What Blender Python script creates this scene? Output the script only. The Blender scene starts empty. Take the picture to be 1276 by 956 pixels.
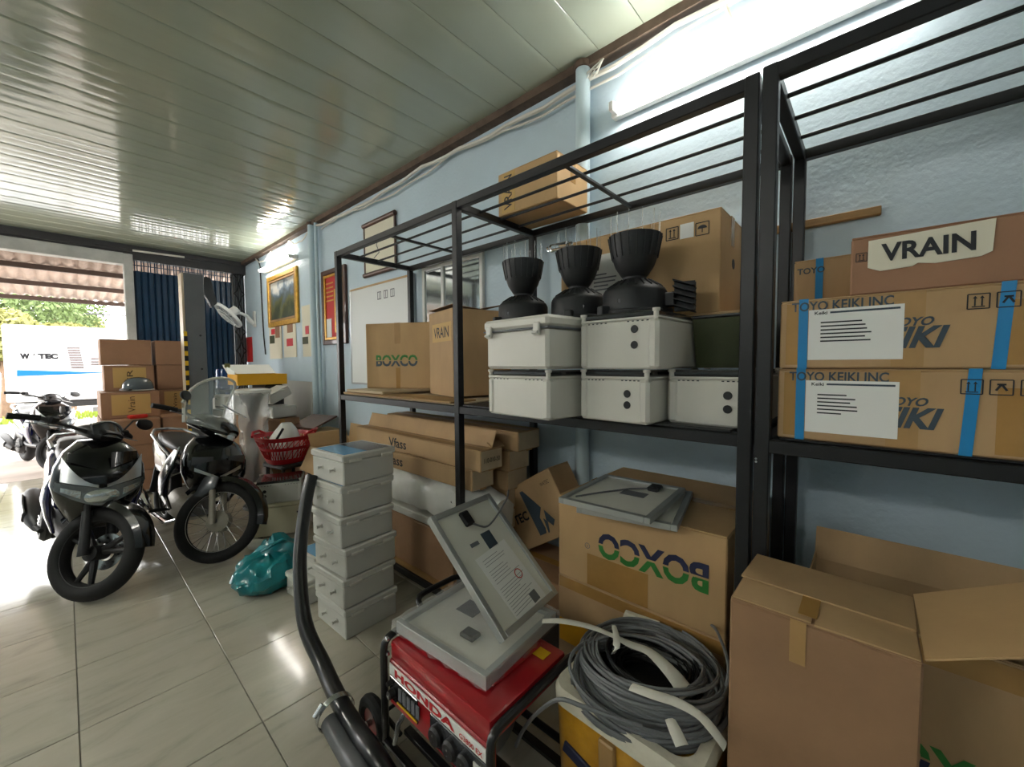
import bpy, bmesh, math, random
from mathutils import Vector, Matrix, Euler
random.seed(7)
PI = math.pi
S = bpy.context.scene
C = S.collection

# ------------------------------------------------------------------ camera
CAM_H = 1.45
FOC = 500.0                     # focal length in pixels of the 1276x956 frame
AX = Vector((0.6676314, -0.04155554, 0.74333132))     # world X, Y, Z seen in camera axes (right, down, forward)
AY = Vector((-0.74446005, -0.02801731, 0.6670789))
AZ = Vector((-0.00689468, -0.99874329, -0.04964168))
cam_d = bpy.data.cameras.new('camera')
cam = bpy.data.objects.new('camera', cam_d); C.objects.link(cam)
cam_d.sensor_width = 36.0
cam_d.lens = 36.0 * FOC / 1276.0
cam_d.clip_start = 0.02; cam_d.clip_end = 400
right = Vector((AX.x, AY.x, AZ.x)); down = Vector((AX.y, AY.y, AZ.y)); fwd = Vector((AX.z, AY.z, AZ.z))
mw = Matrix.Identity(4)
for i in range(3):
    mw[i][0] = right[i]; mw[i][1] = -down[i]; mw[i][2] = -fwd[i]
mw[2][3] = CAM_H
cam.matrix_world = mw
S.camera = cam

# ------------------------------------------------------------------ sky, exposure
w = bpy.data.worlds.new('sky'); S.world = w; w.use_nodes = True
bg = w.node_tree.nodes['Background']
bg.inputs['Color'].default_value = (1.0, 0.985, 0.96, 1)
bg.inputs['Strength'].default_value = 7.0
S.view_settings.view_transform = 'Standard'
S.view_settings.look = 'None'
S.view_settings.gamma = 1.0
S.view_settings.use_curve_mapping = False
S.view_settings.exposure = 0.52
TUBE = 38.0                     # emission of the fluorescent tubes

# ------------------------------------------------------------------ pixel to place
def ray(u, v):
    d = Vector((u - 638, v - 478, FOC))
    return Vector((AX.dot(d), AY.dot(d), AZ.dot(d)))
def fz(u, v, z): d = ray(u, v); return d * ((z - CAM_H) / d.z) + Vector((0, 0, CAM_H))
def fx(u, v, x): d = ray(u, v); return d * (x / d.x) + Vector((0, 0, CAM_H))
def fy(u, v, y): d = ray(u, v); return d * (y / d.y) + Vector((0, 0, CAM_H))

# ------------------------------------------------------------------ materials
def lin(c):
    if isinstance(c, str):
        c = c.lstrip('#'); c = [int(c[i:i + 2], 16) / 255 for i in (0, 2, 4)]
    return tuple((x / 12.92 if x <= .04045 else ((x + .055) / 1.055) ** 2.4) for x in c) + (1.0,)
MATS = {}
def mat(name, col, rough=.5, metal=0., var=0., vscale=6., bump=0., bscale=60., stretch=(1, 1, 1), trans=0., ior=1.45,
        emit=0., coat=0., alpha=1., spec=.5, col2=None):
    m = bpy.data.materials.new(name); m.use_nodes = True
    nt = m.node_tree; b = nt.nodes['Principled BSDF']
    c1 = lin(col)
    b.inputs['Base Color'].default_value = c1
    b.inputs['Roughness'].default_value = rough
    b.inputs['Metallic'].default_value = metal
    b.inputs['IOR'].default_value = ior
    b.inputs['Transmission Weight'].default_value = trans
    b.inputs['Coat Weight'].default_value = coat
    b.inputs['Alpha'].default_value = alpha
    b.inputs['Specular IOR Level'].default_value = spec
    if emit:
        b.inputs['Emission Color'].default_value = c1
        b.inputs['Emission Strength'].default_value = emit
    if var or bump or col2:
        tc = nt.nodes.new('ShaderNodeTexCoord'); mp = nt.nodes.new('ShaderNodeMapping')
        mp.inputs['Scale'].default_value = stretch
        nt.links.new(tc.outputs['Object'], mp.inputs['Vector'])
        if var or col2:
            n = nt.nodes.new('ShaderNodeTexNoise'); n.inputs['Scale'].default_value = vscale
            n.inputs['Detail'].default_value = 6; n.inputs['Roughness'].default_value = .62
            nt.links.new(mp.outputs['Vector'], n.inputs['Vector'])
            r = nt.nodes.new('ShaderNodeValToRGB')
            r.color_ramp.elements[0].position = .32; r.color_ramp.elements[1].position = .68
            if col2:
                r.color_ramp.elements[0].color = c1; r.color_ramp.elements[1].color = lin(col2)
            else:
                r.color_ramp.elements[0].color = tuple(max(0, x * (1 - var)) for x in c1[:3]) + (1,)
                r.color_ramp.elements[1].color = tuple(min(1, x * (1 + var)) for x in c1[:3]) + (1,)
            nt.links.new(n.outputs['Fac'], r.inputs['Fac'])
            nt.links.new(r.outputs['Color'], b.inputs['Base Color'])
        if bump:
            n2 = nt.nodes.new('ShaderNodeTexNoise'); n2.inputs['Scale'].default_value = bscale
            n2.inputs['Detail'].default_value = 4
            nt.links.new(mp.outputs['Vector'], n2.inputs['Vector'])
            bp = nt.nodes.new('ShaderNodeBump'); bp.inputs['Strength'].default_value = bump
            bp.inputs['Distance'].default_value = .01
            nt.links.new(n2.outputs['Fac'], bp.inputs['Height'])
            nt.links.new(bp.outputs['Normal'], b.inputs['Normal'])
    MATS[name] = m
    return m
mat('wall_paint', '#c3d5e0', .55, var=.05, vscale=1.6, bump=.28, bscale=45)
mat('wall_white', '#d9dcd8', .6, var=.05, vscale=2)
mat('post_paint', '#c3d6de', .45, var=.05, vscale=3)
mat('concrete', '#a9a8a2', .8, var=.15, vscale=5, bump=.2)
mat('lintel', '#b4b5b2', .8, var=.16, vscale=4)
mat('trim_dark', '#5d4c40', .7, var=.3, vscale=9)
mat('dark_steel', '#3a3a3c', .6, var=.15)
mat('grout', '#85827a', .9)
mat('black_steel', '#17181b', .42, var=.12, vscale=9, bump=.03, bscale=90)
mat('carton', '#b2926a', .72, var=.09, vscale=5, stretch=(1, 1, .35), bump=.06, bscale=120)
mat('carton_light', '#bd9b6e', .7, var=.08, vscale=4, stretch=(1, 1, .35), bump=.05, bscale=120)
mat('carton_brown', '#937153', .7, var=.09, vscale=5, bump=.05, bscale=120)
mat('carton_red', '#9b7459', .7, var=.08, vscale=5, bump=.05, bscale=120)
mat('carton_pale', '#c8b596', .75, var=.1, vscale=7)
mat('carton_in', '#8f6b45', .8, var=.08)
mat('tape_tan', '#a98149', .25, var=.06, vscale=12, coat=.3)
mat('tape_clear', '#aa8656', .34, var=.08, vscale=14)
mat('film_wrap', '#f4f5f3', .08, alpha=.24, bump=1., bscale=40, coat=1.)
mat('tape_blue', '#1f82bd', .35)
mat('paper', '#f0f0ec', .7)
mat('paper_cream', '#e3ddc8', .7)
mat('kraft_label', '#c7a264', .6)
mat('ink', '#22252a', .6)
mat('ink_grey', '#6a6c70', .6)
mat('ink_navy', '#252a49', .55)
mat('ink_green', '#2f7a33', .55)
mat('ink_slate', '#3c4a55', .6)
mat('ink_red', '#c4222a', .5)
mat('ink_brown', '#4a3620', .6)
mat('plastic_white', '#d6d3ca', .38, var=.02)
mat('plastic_grey', '#c9c8c1', .42, var=.03)
mat('plastic_cream', '#cdc7ac', .45, var=.03)
mat('smoke_lid', '#2b2a2b', .12, coat=.5)
mat('black_plastic', '#1d1d1f', .45, var=.1, bump=.02)
mat('black_gauge', '#1b1d1f', .5, var=.1, vscale=10)
mat('black_rubber', '#161617', .75, var=.15, bump=.1)
mat('black_gloss', '#08090b', .2, coat=.5, spec=.4)
mat('rim_bright', '#d6d6d2', .3, metal=.25)
mat('lens_grey', '#6d7275', .2, metal=.6, coat=1., bump=.3, bscale=40)
mat('navy_gloss', '#15194e', .14, coat=1., var=.15)
mat('grey_gloss', '#3c3e42', .25, coat=.6)
mat('silver', '#b9bcbe', .28, metal=.85)
mat('chrome', '#d5d6d8', .1, metal=1.)
mat('alloy', '#8f9194', .35, metal=.9)
mat('rust_alloy', '#989388', .5, metal=.4, var=.2)
mat('seat_vinyl', '#17171a', .42, bump=.05, bscale=200)
mat('lens', '#c9cfd1', .16, metal=.75, coat=1., bump=.35, bscale=30)
mat('glass', '#ffffff', .02, trans=1., ior=1.45)
mat('clear_screen', '#dfe8e4', .04, alpha=.22, coat=1.)
mat('tubeglow', '#fffaf2', .3, emit=TUBE)
mat('lamp_body', '#e6e6e2', .4)
mat('shutter_blue', '#17334d', .35, var=.15, vscale=4)
mat('shutter_frame', '#8e9297', .5, var=.15)
mat('column_grey', '#63666a', .5, var=.06)
mat('column_edge', '#c9b8a0', .5)
mat('hazard_yellow', '#e8b91c', .45)
mat('hazard_black', '#1c1c1c', .5)
mat('teal_film', '#0d7d85', .28, var=.2, vscale=9, bump=.5, bscale=12, coat=.4)
mat('gen_red', '#a3141f', .3, coat=.7, var=.06)
mat('gen_black', '#141416', .35, coat=.3)
mat('basket_red', '#b0121c', .4, coat=.3)
mat('yellow_carton', '#e7a91b', .55, var=.06)
mat('foam_yellow', '#dda22c', .3, vscale=7, coat=.7, bump=.3, bscale=24, col2='#a9761f')
mat('foam_white', '#dcd6c4', .6, var=.12, vscale=9, bump=.3, bscale=40)
mat('cable_grey', '#717375', .5)
mat('cable_black', '#131416', .5)
mat('cable_white', '#d8d5cc', .5)
mat('cloth_white', '#dedbd0', .75, var=.08, bump=.3, bscale=30)
mat('film_white', '#dcdcd6', .3, var=.1, bump=.5, bscale=18, coat=.4)
mat('film_clear', '#eef0ef', .14, alpha=.34, bump=.8, bscale=22, coat=1.)
mat('panel_back', '#dfded3', .35, var=.02)
mat('panel_frame', '#b4b7b6', .35, metal=.6)
mat('wood', '#9c7a4d', .6, var=.25, vscale=4, stretch=(8, .6, 8), bump=.1)
mat('wood_pale', '#c0a178', .65, var=.18, vscale=5, stretch=(8, .6, 8))
mat('wood_dark', '#4a2617', .4, coat=.3, var=.2, stretch=(6, 1, 6))
mat('gold', '#c99a3c', .35, metal=.5, var=.2, vscale=20)
mat('whiteboard', '#e3e6e4', .42)
mat('jug_blue', '#2f5da5', .12, trans=.5, coat=.6)
mat('helmet_grey', '#4b545c', .2, coat=.7)
mat('olive', '#3b4222', .6, var=.2)
mat('fan_white', '#d7d9d8', .4)
mat('road', '#9a948c', .85, var=.15, vscale=1.2)
mat('pavement', '#b9aca3', .85, var=.15, vscale=1.5)
mat('grass', '#7d8f33', .9, var=.4, vscale=9)
mat('leaf', '#586a3c', .7, var=.4, vscale=4)
mat('leaf_yellow', '#7f7f4a', .7, var=.4, vscale=4)
mat('bark', '#6b5645', .9, var=.3)
mat('truck_white', '#f2f3f2', .35)
mat('truck_blue', '#0a5a94', .4)
mat('truck_ink', '#0c0c12', .5)
mat('truck_tan', '#453a3a', .5)
mat('sheet_roof', '#b9a79b', .7, var=.2, vscale=3)
mat('purlin', '#4a3b33', .7)
mat('hose_black', '#141519', .3, coat=.4)
mat('hose_grey', '#5b5d5f', .4)
mat('steel_bright', '#c4c6c7', .25, metal=.9)
mat('red_plastic', '#c8251c', .4)
mat('poster_red', '#b81f1f', .6)
mat('tail_red', '#8c1016', .2, coat=.8)
mat('dark_screen', '#17191b', .15, coat=.5)
mat('mirror_glass', '#cfd8dc', .08, metal=.9, var=.1, vscale=3, bump=.1, bscale=5)

def node_mat(name):
    m = bpy.data.materials.new(name); m.use_nodes = True; MATS[name] = m
    return m, m.node_tree, m.node_tree.nodes['Principled BSDF']
def tile_material():
    m, nt, b = node_mat('marble_tile')
    N = nt.nodes.new; L = nt.links.new
    oi = N('ShaderNodeObjectInfo'); tc = N('ShaderNodeTexCoord')
    add = N('ShaderNodeVectorMath'); add.operation = 'MULTIPLY_ADD'
    add.inputs[1].default_value = (1, 1, 1)
    cmb = N('ShaderNodeCombineXYZ'); mul = N('ShaderNodeMath'); mul.operation = 'MULTIPLY'; mul.inputs[1].default_value = 90
    L(oi.outputs['Random'], mul.inputs[0]); L(mul.outputs[0], cmb.inputs[0]); L(mul.outputs[0], cmb.inputs[1])
    L(tc.outputs['Object'], add.inputs[0]); L(cmb.outputs[0], add.inputs[2])
    mp = N('ShaderNodeMapping'); mp.inputs['Rotation'].default_value = (0, 0, .35); mp.inputs['Scale'].default_value = (1.5, 5, 1)
    L(add.outputs[0], mp.inputs['Vector'])
    n = N('ShaderNodeTexNoise'); n.inputs['Scale'].default_value = 1.7; n.inputs['Detail'].default_value = 8
    n.inputs['Roughness'].default_value = .62; n.inputs['Distortion'].default_value = .6
    L(mp.outputs[0], n.inputs['Vector'])
    r = N('ShaderNodeValToRGB'); e = r.color_ramp.elements
    e[0].position = .26; e[0].color = lin('#a19d90'); e[1].position = .45; e[1].color = lin('#bcb6a6')
    x = e.new(.7); x.color = lin('#c5bfb0')
    L(n.outputs['Fac'], r.inputs['Fac']); L(r.outputs['Color'], b.inputs['Base Color'])
    b.inputs['Roughness'].default_value = .13
    n2 = N('ShaderNodeTexNoise'); n2.inputs['Scale'].default_value = 5; L(add.outputs[0], n2.inputs['Vector'])
    mr = N('ShaderNodeMapRange'); mr.inputs[3].default_value = .07; mr.inputs[4].default_value = .16
    L(n2.outputs['Fac'], mr.inputs[0]); L(mr.outputs[0], b.inputs['Roughness'])
    return m
tile_material()
def ceiling_material():
    m, nt, b = node_mat('ceiling_sheet')
    N = nt.nodes.new; L = nt.links.new
    tc = N('ShaderNodeTexCoord'); n = N('ShaderNodeTexNoise'); n.inputs['Scale'].default_value = 1.5
    mp = N('ShaderNodeMapping'); mp.inputs['Scale'].default_value = (.5, 2, 1)
    L(tc.outputs['Object'], mp.inputs[0]); L(mp.outputs[0], n.inputs['Vector'])
    r = N('ShaderNodeValToRGB'); r.color_ramp.elements[0].color = lin('#9fa898'); r.color_ramp.elements[1].color = lin('#aeb6a5')
    L(n.outputs['Fac'], r.inputs['Fac']); L(r.outputs['Color'], b.inputs['Base Color'])
    b.inputs['Roughness'].default_value = .1; b.inputs['Specular IOR Level'].default_value = 1.0
    n2 = N('ShaderNodeTexNoise'); n2.inputs['Scale'].default_value = 2.2
    mp2 = N('ShaderNodeMapping'); mp2.inputs['Scale'].default_value = (.35, 7, 1)
    L(tc.outputs['Object'], mp2.inputs[0]); L(mp2.outputs[0], n2.inputs['Vector'])
    bp = N('ShaderNodeBump'); bp.inputs['Strength'].default_value = .12; bp.inputs['Distance'].default_value = .02
    L(n2.outputs['Fac'], bp.inputs['Height']); L(bp.outputs['Normal'], b.inputs['Normal'])
ceiling_material()
def landscape_material():
    # picture print: pale sky, blue-grey peaks, dark green wooded slope
    m, nt, b = node_mat('mountain_print')
    N = nt.nodes.new; L = nt.links.new
    tc = N('ShaderNodeTexCoord'); sp = N('ShaderNodeSeparateXYZ'); L(tc.outputs['Object'], sp.inputs[0])
    n = N('ShaderNodeTexNoise'); n.inputs['Scale'].default_value = 5; n.inputs['Detail'].default_value = 9
    L(tc.outputs['Object'], n.inputs['Vector'])
    mu = N('ShaderNodeMath'); mu.operation = 'MULTIPLY_ADD'; mu.inputs[1].default_value = .75
    L(n.outputs['Fac'], mu.inputs[0]); L(sp.outputs['Z'], mu.inputs[2])
    r = N('ShaderNodeValToRGB'); e = r.color_ramp.elements
    e[0].position = .05; e[0].color = lin('#2c3620'); e[1].position = .62; e[1].color = lin('#d8d6cc')
    for p, c in ((.2, '#3f4a2c'), (.32, '#6a6b3a'), (.42, '#55636a'), (.52, '#7f8f9c'), (.57, '#c4c8c6')):
        x = e.new(p); x.color = lin(c)
    L(mu.outputs[0], r.inputs['Fac']); L(r.outputs['Color'], b.inputs['Base Color'])
    b.inputs['Roughness'].default_value = .35
landscape_material()

# ------------------------------------------------------------------ mesh helpers
class MB:
    def __init__(s): s.bm = bmesh.new()
    def box(s, c, d, bev=0., rot=None, seg=1):
        r = bmesh.ops.create_cube(s.bm, size=1)
        vs = r['verts']
        for v in vs: v.co = Vector((v.co.x * d[0], v.co.y * d[1], v.co.z * d[2]))
        if bev:
            es = list({e for v in vs for e in v.link_edges})
            rr = bmesh.ops.bevel(s.bm, geom=es, offset=bev, segments=seg, affect='EDGES', profile=.5)
            vs = list({v for f in rr['faces'] for v in f.verts} | {v for v in vs if v.is_valid})
        M = Matrix.Translation(Vector(c))
        if rot is not None: M = M @ (rot.to_4x4() if isinstance(rot, Matrix) else Euler(rot).to_matrix().to_4x4())
        for v in vs: v.co = M @ v.co
        return vs
    def poly(s, pts):
        return s.bm.faces.new([s.bm.verts.new(Vector(p)) for p in pts])
    def slab(s, pts, off):
        """closed prism: polygon pts pushed by vector off"""
        off = Vector(off)
        a = [s.bm.verts.new(Vector(p)) for p in pts]; b = [s.bm.verts.new(Vector(p) + off) for p in pts]
        n = len(pts)
        s.bm.faces.new(a[::-1]); s.bm.faces.new(b)
        for i in range(n): s.bm.faces.new((a[i], a[(i + 1) % n], b[(i + 1) % n], b[i]))
    def rings(s, rr, cap=True, close=False):
        vv = [[s.bm.verts.new(Vector(p)) for p in r] for r in rr]
        n = len(vv[0]); m = len(vv)
        for i in range(m if close else m - 1):
            a, b = vv[i], vv[(i + 1) % m]
            for k in range(n):
                s.bm.faces.new((a[k], a[(k + 1) % n], b[(k + 1) % n], b[k]))
        if cap and not close:
            s.bm.faces.new(vv[0][::-1]); s.bm.faces.new(vv[-1])
    def cyl(s, p0, p1, r0, r1=None, n=16, cap=True):
        p0, p1 = Vector(p0), Vector(p1); r1 = r0 if r1 is None else r1
        q = (p1 - p0).to_track_quat('Z', 'Y')
        rr = []
        for p, r in ((p0, r0), (p1, r1)):
            rr.append([p + q @ Vector((r * math.cos(2 * PI * k / n), r * math.sin(2 * PI * k / n), 0)) for k in range(n)])
        s.rings(rr, cap)
    def tube(s, pts, r, n=8, close=False, flat=1.):
        pts = [Vector(p) for p in pts]; m = len(pts)
        rr = []; nrm = None
        for i, p in enumerate(pts):
            a = pts[(i - 1) % m] if (close or i) else p
            b = pts[(i + 1) % m] if (close or i < m - 1) else p
            t = (b - a).normalized()
            if nrm is None:
                nrm = t.orthogonal().normalized()
                if flat != 1.: nrm = (Vector((0, 0, 1)) - t * t.z).normalized()
            nrm = (nrm - t * nrm.dot(t)).normalized(); bi = t.cross(nrm)
            ri = r[i] if isinstance(r, (list, tuple)) else r
            rr.append([p + nrm * (ri * flat * math.cos(2 * PI * k / n)) + bi * (ri * math.sin(2 * PI * k / n)) for k in range(n)])
        s.rings(rr, True, close)
    def lathe(s, prof, n=24, M=None, cap=True):
        M = M or Matrix.Identity(4)
        s.rings([[M @ Vector((r * math.cos(2 * PI * k / n), r * math.sin(2 * PI * k / n), z)) for k in range(n)] for r, z in prof], cap)
    def torus(s, c, R, r, n=40, k=10, M=None, sx=1.):
        M = M or Matrix.Identity(4)
        rr = []
        for i in range(n):
            a = 2 * PI * i / n
            rr.append([M @ (Vector(c) + Vector(((R + r * math.cos(b)) * math.cos(a), (R + r * math.cos(b)) * math.sin(a), r * sx * math.sin(b))))
                       for b in [2 * PI * j / k for j in range(k)]])
        s.rings(rr, False, True)
    def loft(s, secs, n=20, e=2.6):
        """secs: (centre, half y, half h, pitch) - superellipse rings in the plane spanned by y and the pitched up-axis"""
        rr = []
        for c, hy, hz, p in secs:
            up = Vector((math.sin(p), 0, math.cos(p))); c = Vector(c)
            ring = []
            for k in range(n):
                a = 2 * PI * k / n; ca, sa = math.cos(a), math.sin(a)
                ring.append(c + Vector((0, 1, 0)) * (hy * math.copysign(abs(ca) ** (2 / e), ca)) + up * (hz * math.copysign(abs(sa) ** (2 / e), sa)))
            rr.append(ring)
        s.rings(rr)
    def strip(s, ys, zlo, zhi, xf, th, rows=3):
        """curved plate seen from the front: columns over y, x given by xf(y, z)"""
        f = [[], []]
        for side in (0, 1):
            for i, y in enumerate(ys):
                col = []
                for j in range(rows + 1):
                    z = zlo[i] + (zhi[i] - zlo[i]) * j / rows
                    col.append(s.bm.verts.new(Vector((xf(y, z) - side * th, y, z))))
                f[side].append(col)
        n = len(ys)
        for side in (0, 1):
            for i in range(n - 1):
                for j in range(rows):
                    a = (f[side][i][j], f[side][i + 1][j], f[side][i + 1][j + 1], f[side][i][j + 1])
                    s.bm.faces.new(a if side == 0 else a[::-1])
        for i in range(n - 1):
            s.bm.faces.new((f[0][i][0], f[1][i][0], f[1][i + 1][0], f[0][i + 1][0]))
            s.bm.faces.new((f[0][i][rows], f[0][i + 1][rows], f[1][i + 1][rows], f[1][i][rows]))
        for i in (0, n - 1):
            for j in range(rows):
                try: s.bm.faces.new((f[0][i][j], f[0][i][j + 1], f[1][i][j + 1], f[1][i][j]))
                except ValueError: pass
    def xf(s, M):
        for v in s.bm.verts: v.co = M @ v.co
        return s
    def mesh(s, name, m, smooth=35):
        bmesh.ops.recalc_face_normals(s.bm, faces=s.bm.faces)
        me = bpy.data.meshes.new(name); s.bm.to_mesh(me); s.bm.free()
        ms = m if isinstance(m, (list, tuple)) else [m]
        for x in ms: me.materials.append(MATS[x] if isinstance(x, str) else x)
        if smooth:
            for p in me.polygons: p.use_smooth = True
            me.set_sharp_from_angle(angle=math.radians(smooth))
        return me
    def build(s, name, m, parent=None, loc=None, rot=None, smooth=35):
        o = bpy.data.objects.new(name, s.mesh(name, m, smooth)); C.objects.link(o)
        if parent is not None: o.parent = parent
        if loc is not None: o.location = loc
        if rot is not None: o.rotation_euler = rot
        return o
def tag(o, label, cat, group=None):
    o['label'] = label; o['category'] = cat
    if group: o['group'] = group
    return o
def struct(o): o['kind'] = 'structure'; return o
def thing(name, label, cat, loc=(0, 0, 0), rot=(0, 0, 0), group=None):
    o = bpy.data.objects.new(name, None); C.objects.link(o); o.empty_display_size = .05
    o.location = loc; o.rotation_euler = rot if not isinstance(rot, (int, float)) else (0, 0, rot)
    return tag(o, label, cat, group)
def part(mb, name, m, parent, label=None, smooth=35):
    o = mb.build(name, m, parent, smooth=smooth)
    if label: o['label'] = label
    return o
def inst(me, name, parent, loc=(0, 0, 0), rot=(0, 0, 0)):
    o = bpy.data.objects.new(name, me); C.objects.link(o); o.parent = parent; o.location = loc; o.rotation_euler = rot
    return o
def copy_tree(o, parent=None):
    c = o.copy(); C.objects.link(c); c.parent = parent
    for ch in [x for x in o.children]: copy_tree(ch, c)
    return c
def one_box(c, d, bev=0., rot=None):
    m = MB(); m.box(c, d, bev, rot); return m

def text_bm(s, bold=0.):
    cu = bpy.data.curves.new('lettering', 'FONT'); cu.body = s; cu.size = 1; cu.offset = bold
    cu.align_x = 'CENTER'; cu.align_y = 'CENTER'; cu.resolution_u = 3
    o = bpy.data.objects.new('lettering', cu); C.objects.link(o)
    dg = bpy.context.evaluated_depsgraph_get(); dg.update()
    me = o.evaluated_get(dg).to_mesh()
    bm = bmesh.new(); bm.from_mesh(me)
    bpy.data.objects.remove(o); bpy.data.curves.remove(cu)
    xs = [v.co.x for v in bm.verts]; ys = [v.co.y for v in bm.verts]
    if xs:
        cx, cy = (min(xs) + max(xs)) / 2, (min(ys) + max(ys)) / 2
        k = 1 / max(1e-6, max(ys) - min(ys)); wd = (max(xs) - min(xs)) * k
        for v in bm.verts: v.co = Vector(((v.co.x - cx) * k, (v.co.y - cy) * k, 0))
        return bm, wd
    return bm, 1
def lettering(parent, s, c, rt, up, h, m, width=None, bold=0., two=None, name='lettering', skew=0.):
    """flat print: centre c, reading direction rt, letter height h; two=(upper, lower) cuts the letters into two colours"""
    bm, wd = text_bm(s, bold)
    kx = (width / wd if width else h)
    rt, up = Vector(rt).normalized(), Vector(up).normalized(); nr = rt.cross(up)
    if two:
        g = bm.verts[:] + bm.edges[:] + bm.faces[:]
        bmesh.ops.bisect_plane(bm, geom=g, plane_co=(0, .035, 0), plane_no=(0, 1, 0))
        bmesh.ops.bisect_plane(bm, geom=bm.verts[:] + bm.edges[:] + bm.faces[:], plane_co=(0, -.035, 0), plane_no=(0, 1, 0))
        kill = [f for f in bm.faces if abs(f.calc_center_median().y) < .035]
        bmesh.ops.delete(bm, geom=kill, context='FACES')
        for f in bm.faces: f.material_index = 0 if f.calc_center_median().y > 0 else 1
    for v in bm.verts: v.co = Vector(c) + rt * (v.co.x * kx + v.co.y * skew * h) + up * (v.co.y * h) + nr * .0012
    me = bpy.data.meshes.new(name); bm.to_mesh(me); bm.free()
    for x in (two or (m,)): me.materials.append(MATS[x])
    o = bpy.data.objects.new(name, me); C.objects.link(o); o.parent = parent
    return o
FX = dict(rt=(0, -1, 0), up=(0, 0, 1))      # print on a face looking to -x
FY = dict(rt=(1, 0, 0), up=(0, 0, 1))       # print on a face looking to -y

# ================================================================== the setting
RX0, RX1, RY0, RY1, RZ = -3.02, 2.14, -3.2, 8.0, 3.2
fl = struct(one_box(((RX0 + RX1) / 2, (RY0 + RY1) / 2, -.05), (RX1 - RX0 + .1, RY1 - RY0 + .1, .09)).build('floor', 'grout'))
tm = MB(); tm.box((0, 0, -.005), (.496, .496, .0095), .0015)
tile_me = tm.mesh('tile', 'marble_tile')
half = {}
def tile_piece(x0, x1, y0, y1):
    sx, sy = x1 - x0, y1 - y0
    if sx > .499 and sy > .499: me = tile_me
    else:
        k = (round(sx, 3), round(sy, 3))
        if k not in half:
            t = MB(); t.box((0, 0, -.005), (sx - .004, sy - .004, .0095), .0015); half[k] = t.mesh('tile', 'marble_tile')
        me = half[k]
    inst(me, 'tile', fl, ((x0 + x1) / 2, (y0 + y1) / 2, 0))
xs = [RX0] + [-.02 + .5 * k for k in range(-6, 5) if RX0 + .03 < -.02 + .5 * k < RX1 - .03] + [RX1]
ys = [RY0] + [1.806 + .5 * k for k in range(-11, 14) if RY0 + .03 < 1.806 + .5 * k < RY1 - .03] + [RY1]
for i in range(len(xs) - 1):
    for j in range(len(ys) - 1):
        tile_piece(xs[i], xs[i + 1], ys[j], ys[j + 1])
struct(one_box((RX1 + .06, (RY0 + RY1) / 2, RZ / 2), (.12, RY1 - RY0 + .3, RZ)).build('wall_right', 'wall_paint'))
struct(one_box((RX0 - .06, (RY0 + RY1) / 2, RZ / 2), (.12, RY1 - RY0 + .3, RZ)).build('wall_left', 'wall_paint'))
struct(one_box(((RX0 + RX1) / 2, RY0 - .06, RZ / 2), (RX1 - RX0, .12, RZ)).build('wall_back', 'wall_paint'))
m = MB(); m.box((-1.12, 8.08, 3.13), (3.8, .12, .145)); m.box((-2.9, 8.08, 1.6), (.24, .14, 3.2))
m.box((1.4, 8.08, 3.16), (1.5, .1, .08))
struct(m.build('wall_front', 'dark_steel'))
struct(one_box((-1.08, 8.06, 2.985), (3.42, .16, .16), .006).build('trim_1', 'lintel'))
struct(one_box((.675, 8.06, 1.53), (.1, .16, 3.06), .006).build('trim_2', 'lintel'))
struct(one_box((2.105, (RY0 + RY1) / 2, 3.175), (.07, RY1 - RY0, .05)).build('trim_3', 'trim_dark'))
# ceiling of ribbed sheet panels running across the room
ce = struct(one_box(((RX0 + RX1) / 2, (RY0 + RY1) / 2, RZ + .12), (RX1 - RX0 + .2, RY1 - RY0 + .2, .06)).build('ceiling', 'dark_steel'))
def ceil_panel():
    m = MB(); wdt = .26; prof = []
    for q in range(2):
        y0 = -wdt / 2 + q * wdt / 2
        prof += [(y0 + .001, .0 if q else .0025), (y0 + .004, .0)]
        for t in (.25, .5, .75): prof.append((y0 + .004 + (wdt / 2 - .008) * t, -.0012 * (1 - (2 * t - 1) ** 2)))
        prof += [(y0 + wdt / 2 - .004, 0)]
    prof.append((wdt / 2 - .001, .004))
    a = [m.bm.verts.new((RX0, y, z)) for y, z in prof]; b = [m.bm.verts.new((RX1 - .045, y, z)) for y, z in prof]
    for i in range(len(prof) - 1): m.bm.faces.new((a[i], b[i], b[i + 1], a[i + 1]))
    a2 = [m.bm.verts.new((RX0, y, .03)) for y in (prof[0][0], prof[-1][0])]; b2 = [m.bm.verts.new((RX1 - .045, y, .03)) for y in (prof[0][0], prof[-1][0])]
    m.bm.faces.new((a2[0], a2[1], b2[1], b2[0])); m.bm.faces.new((a[0], a2[0], b2[0], b[0])); m.bm.faces.new((a[-1], b[-1], b2[1], a2[1]))
    return m.mesh('panel', 'ceiling_sheet', 40)
cpm = ceil_panel()
y = .93 + .13 - .26 * 15
while y - .13 < RY1:
    inst(cpm, 'panel', ce, (0, y, RZ)); y += .26

# posts on the right wall, painted like it
def wall_post(Y, label, r=.042):
    t = thing('wall_post', label, 'post', (2.085, Y, 0))
    m = MB(); m.cyl((0, 0, 0), (0, 0, 3.19), r, n=20); part(m, 'pipe', 'post_paint', t)
    m = MB(); m.cyl((0, 0, 3.15), (0, 0, 3.185), r + .008, n=20); part(m, 'collar', 'trim_dark', t)
wall_post(1.30, 'pale blue round post beside the tube lamp over the shelving')
wall_post(5.15, 'pale blue round post beside the dark red framed picture')
wall_post(5.02, 'thin pale blue pipe beside a thicker round post on the wall', .02)

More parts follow.
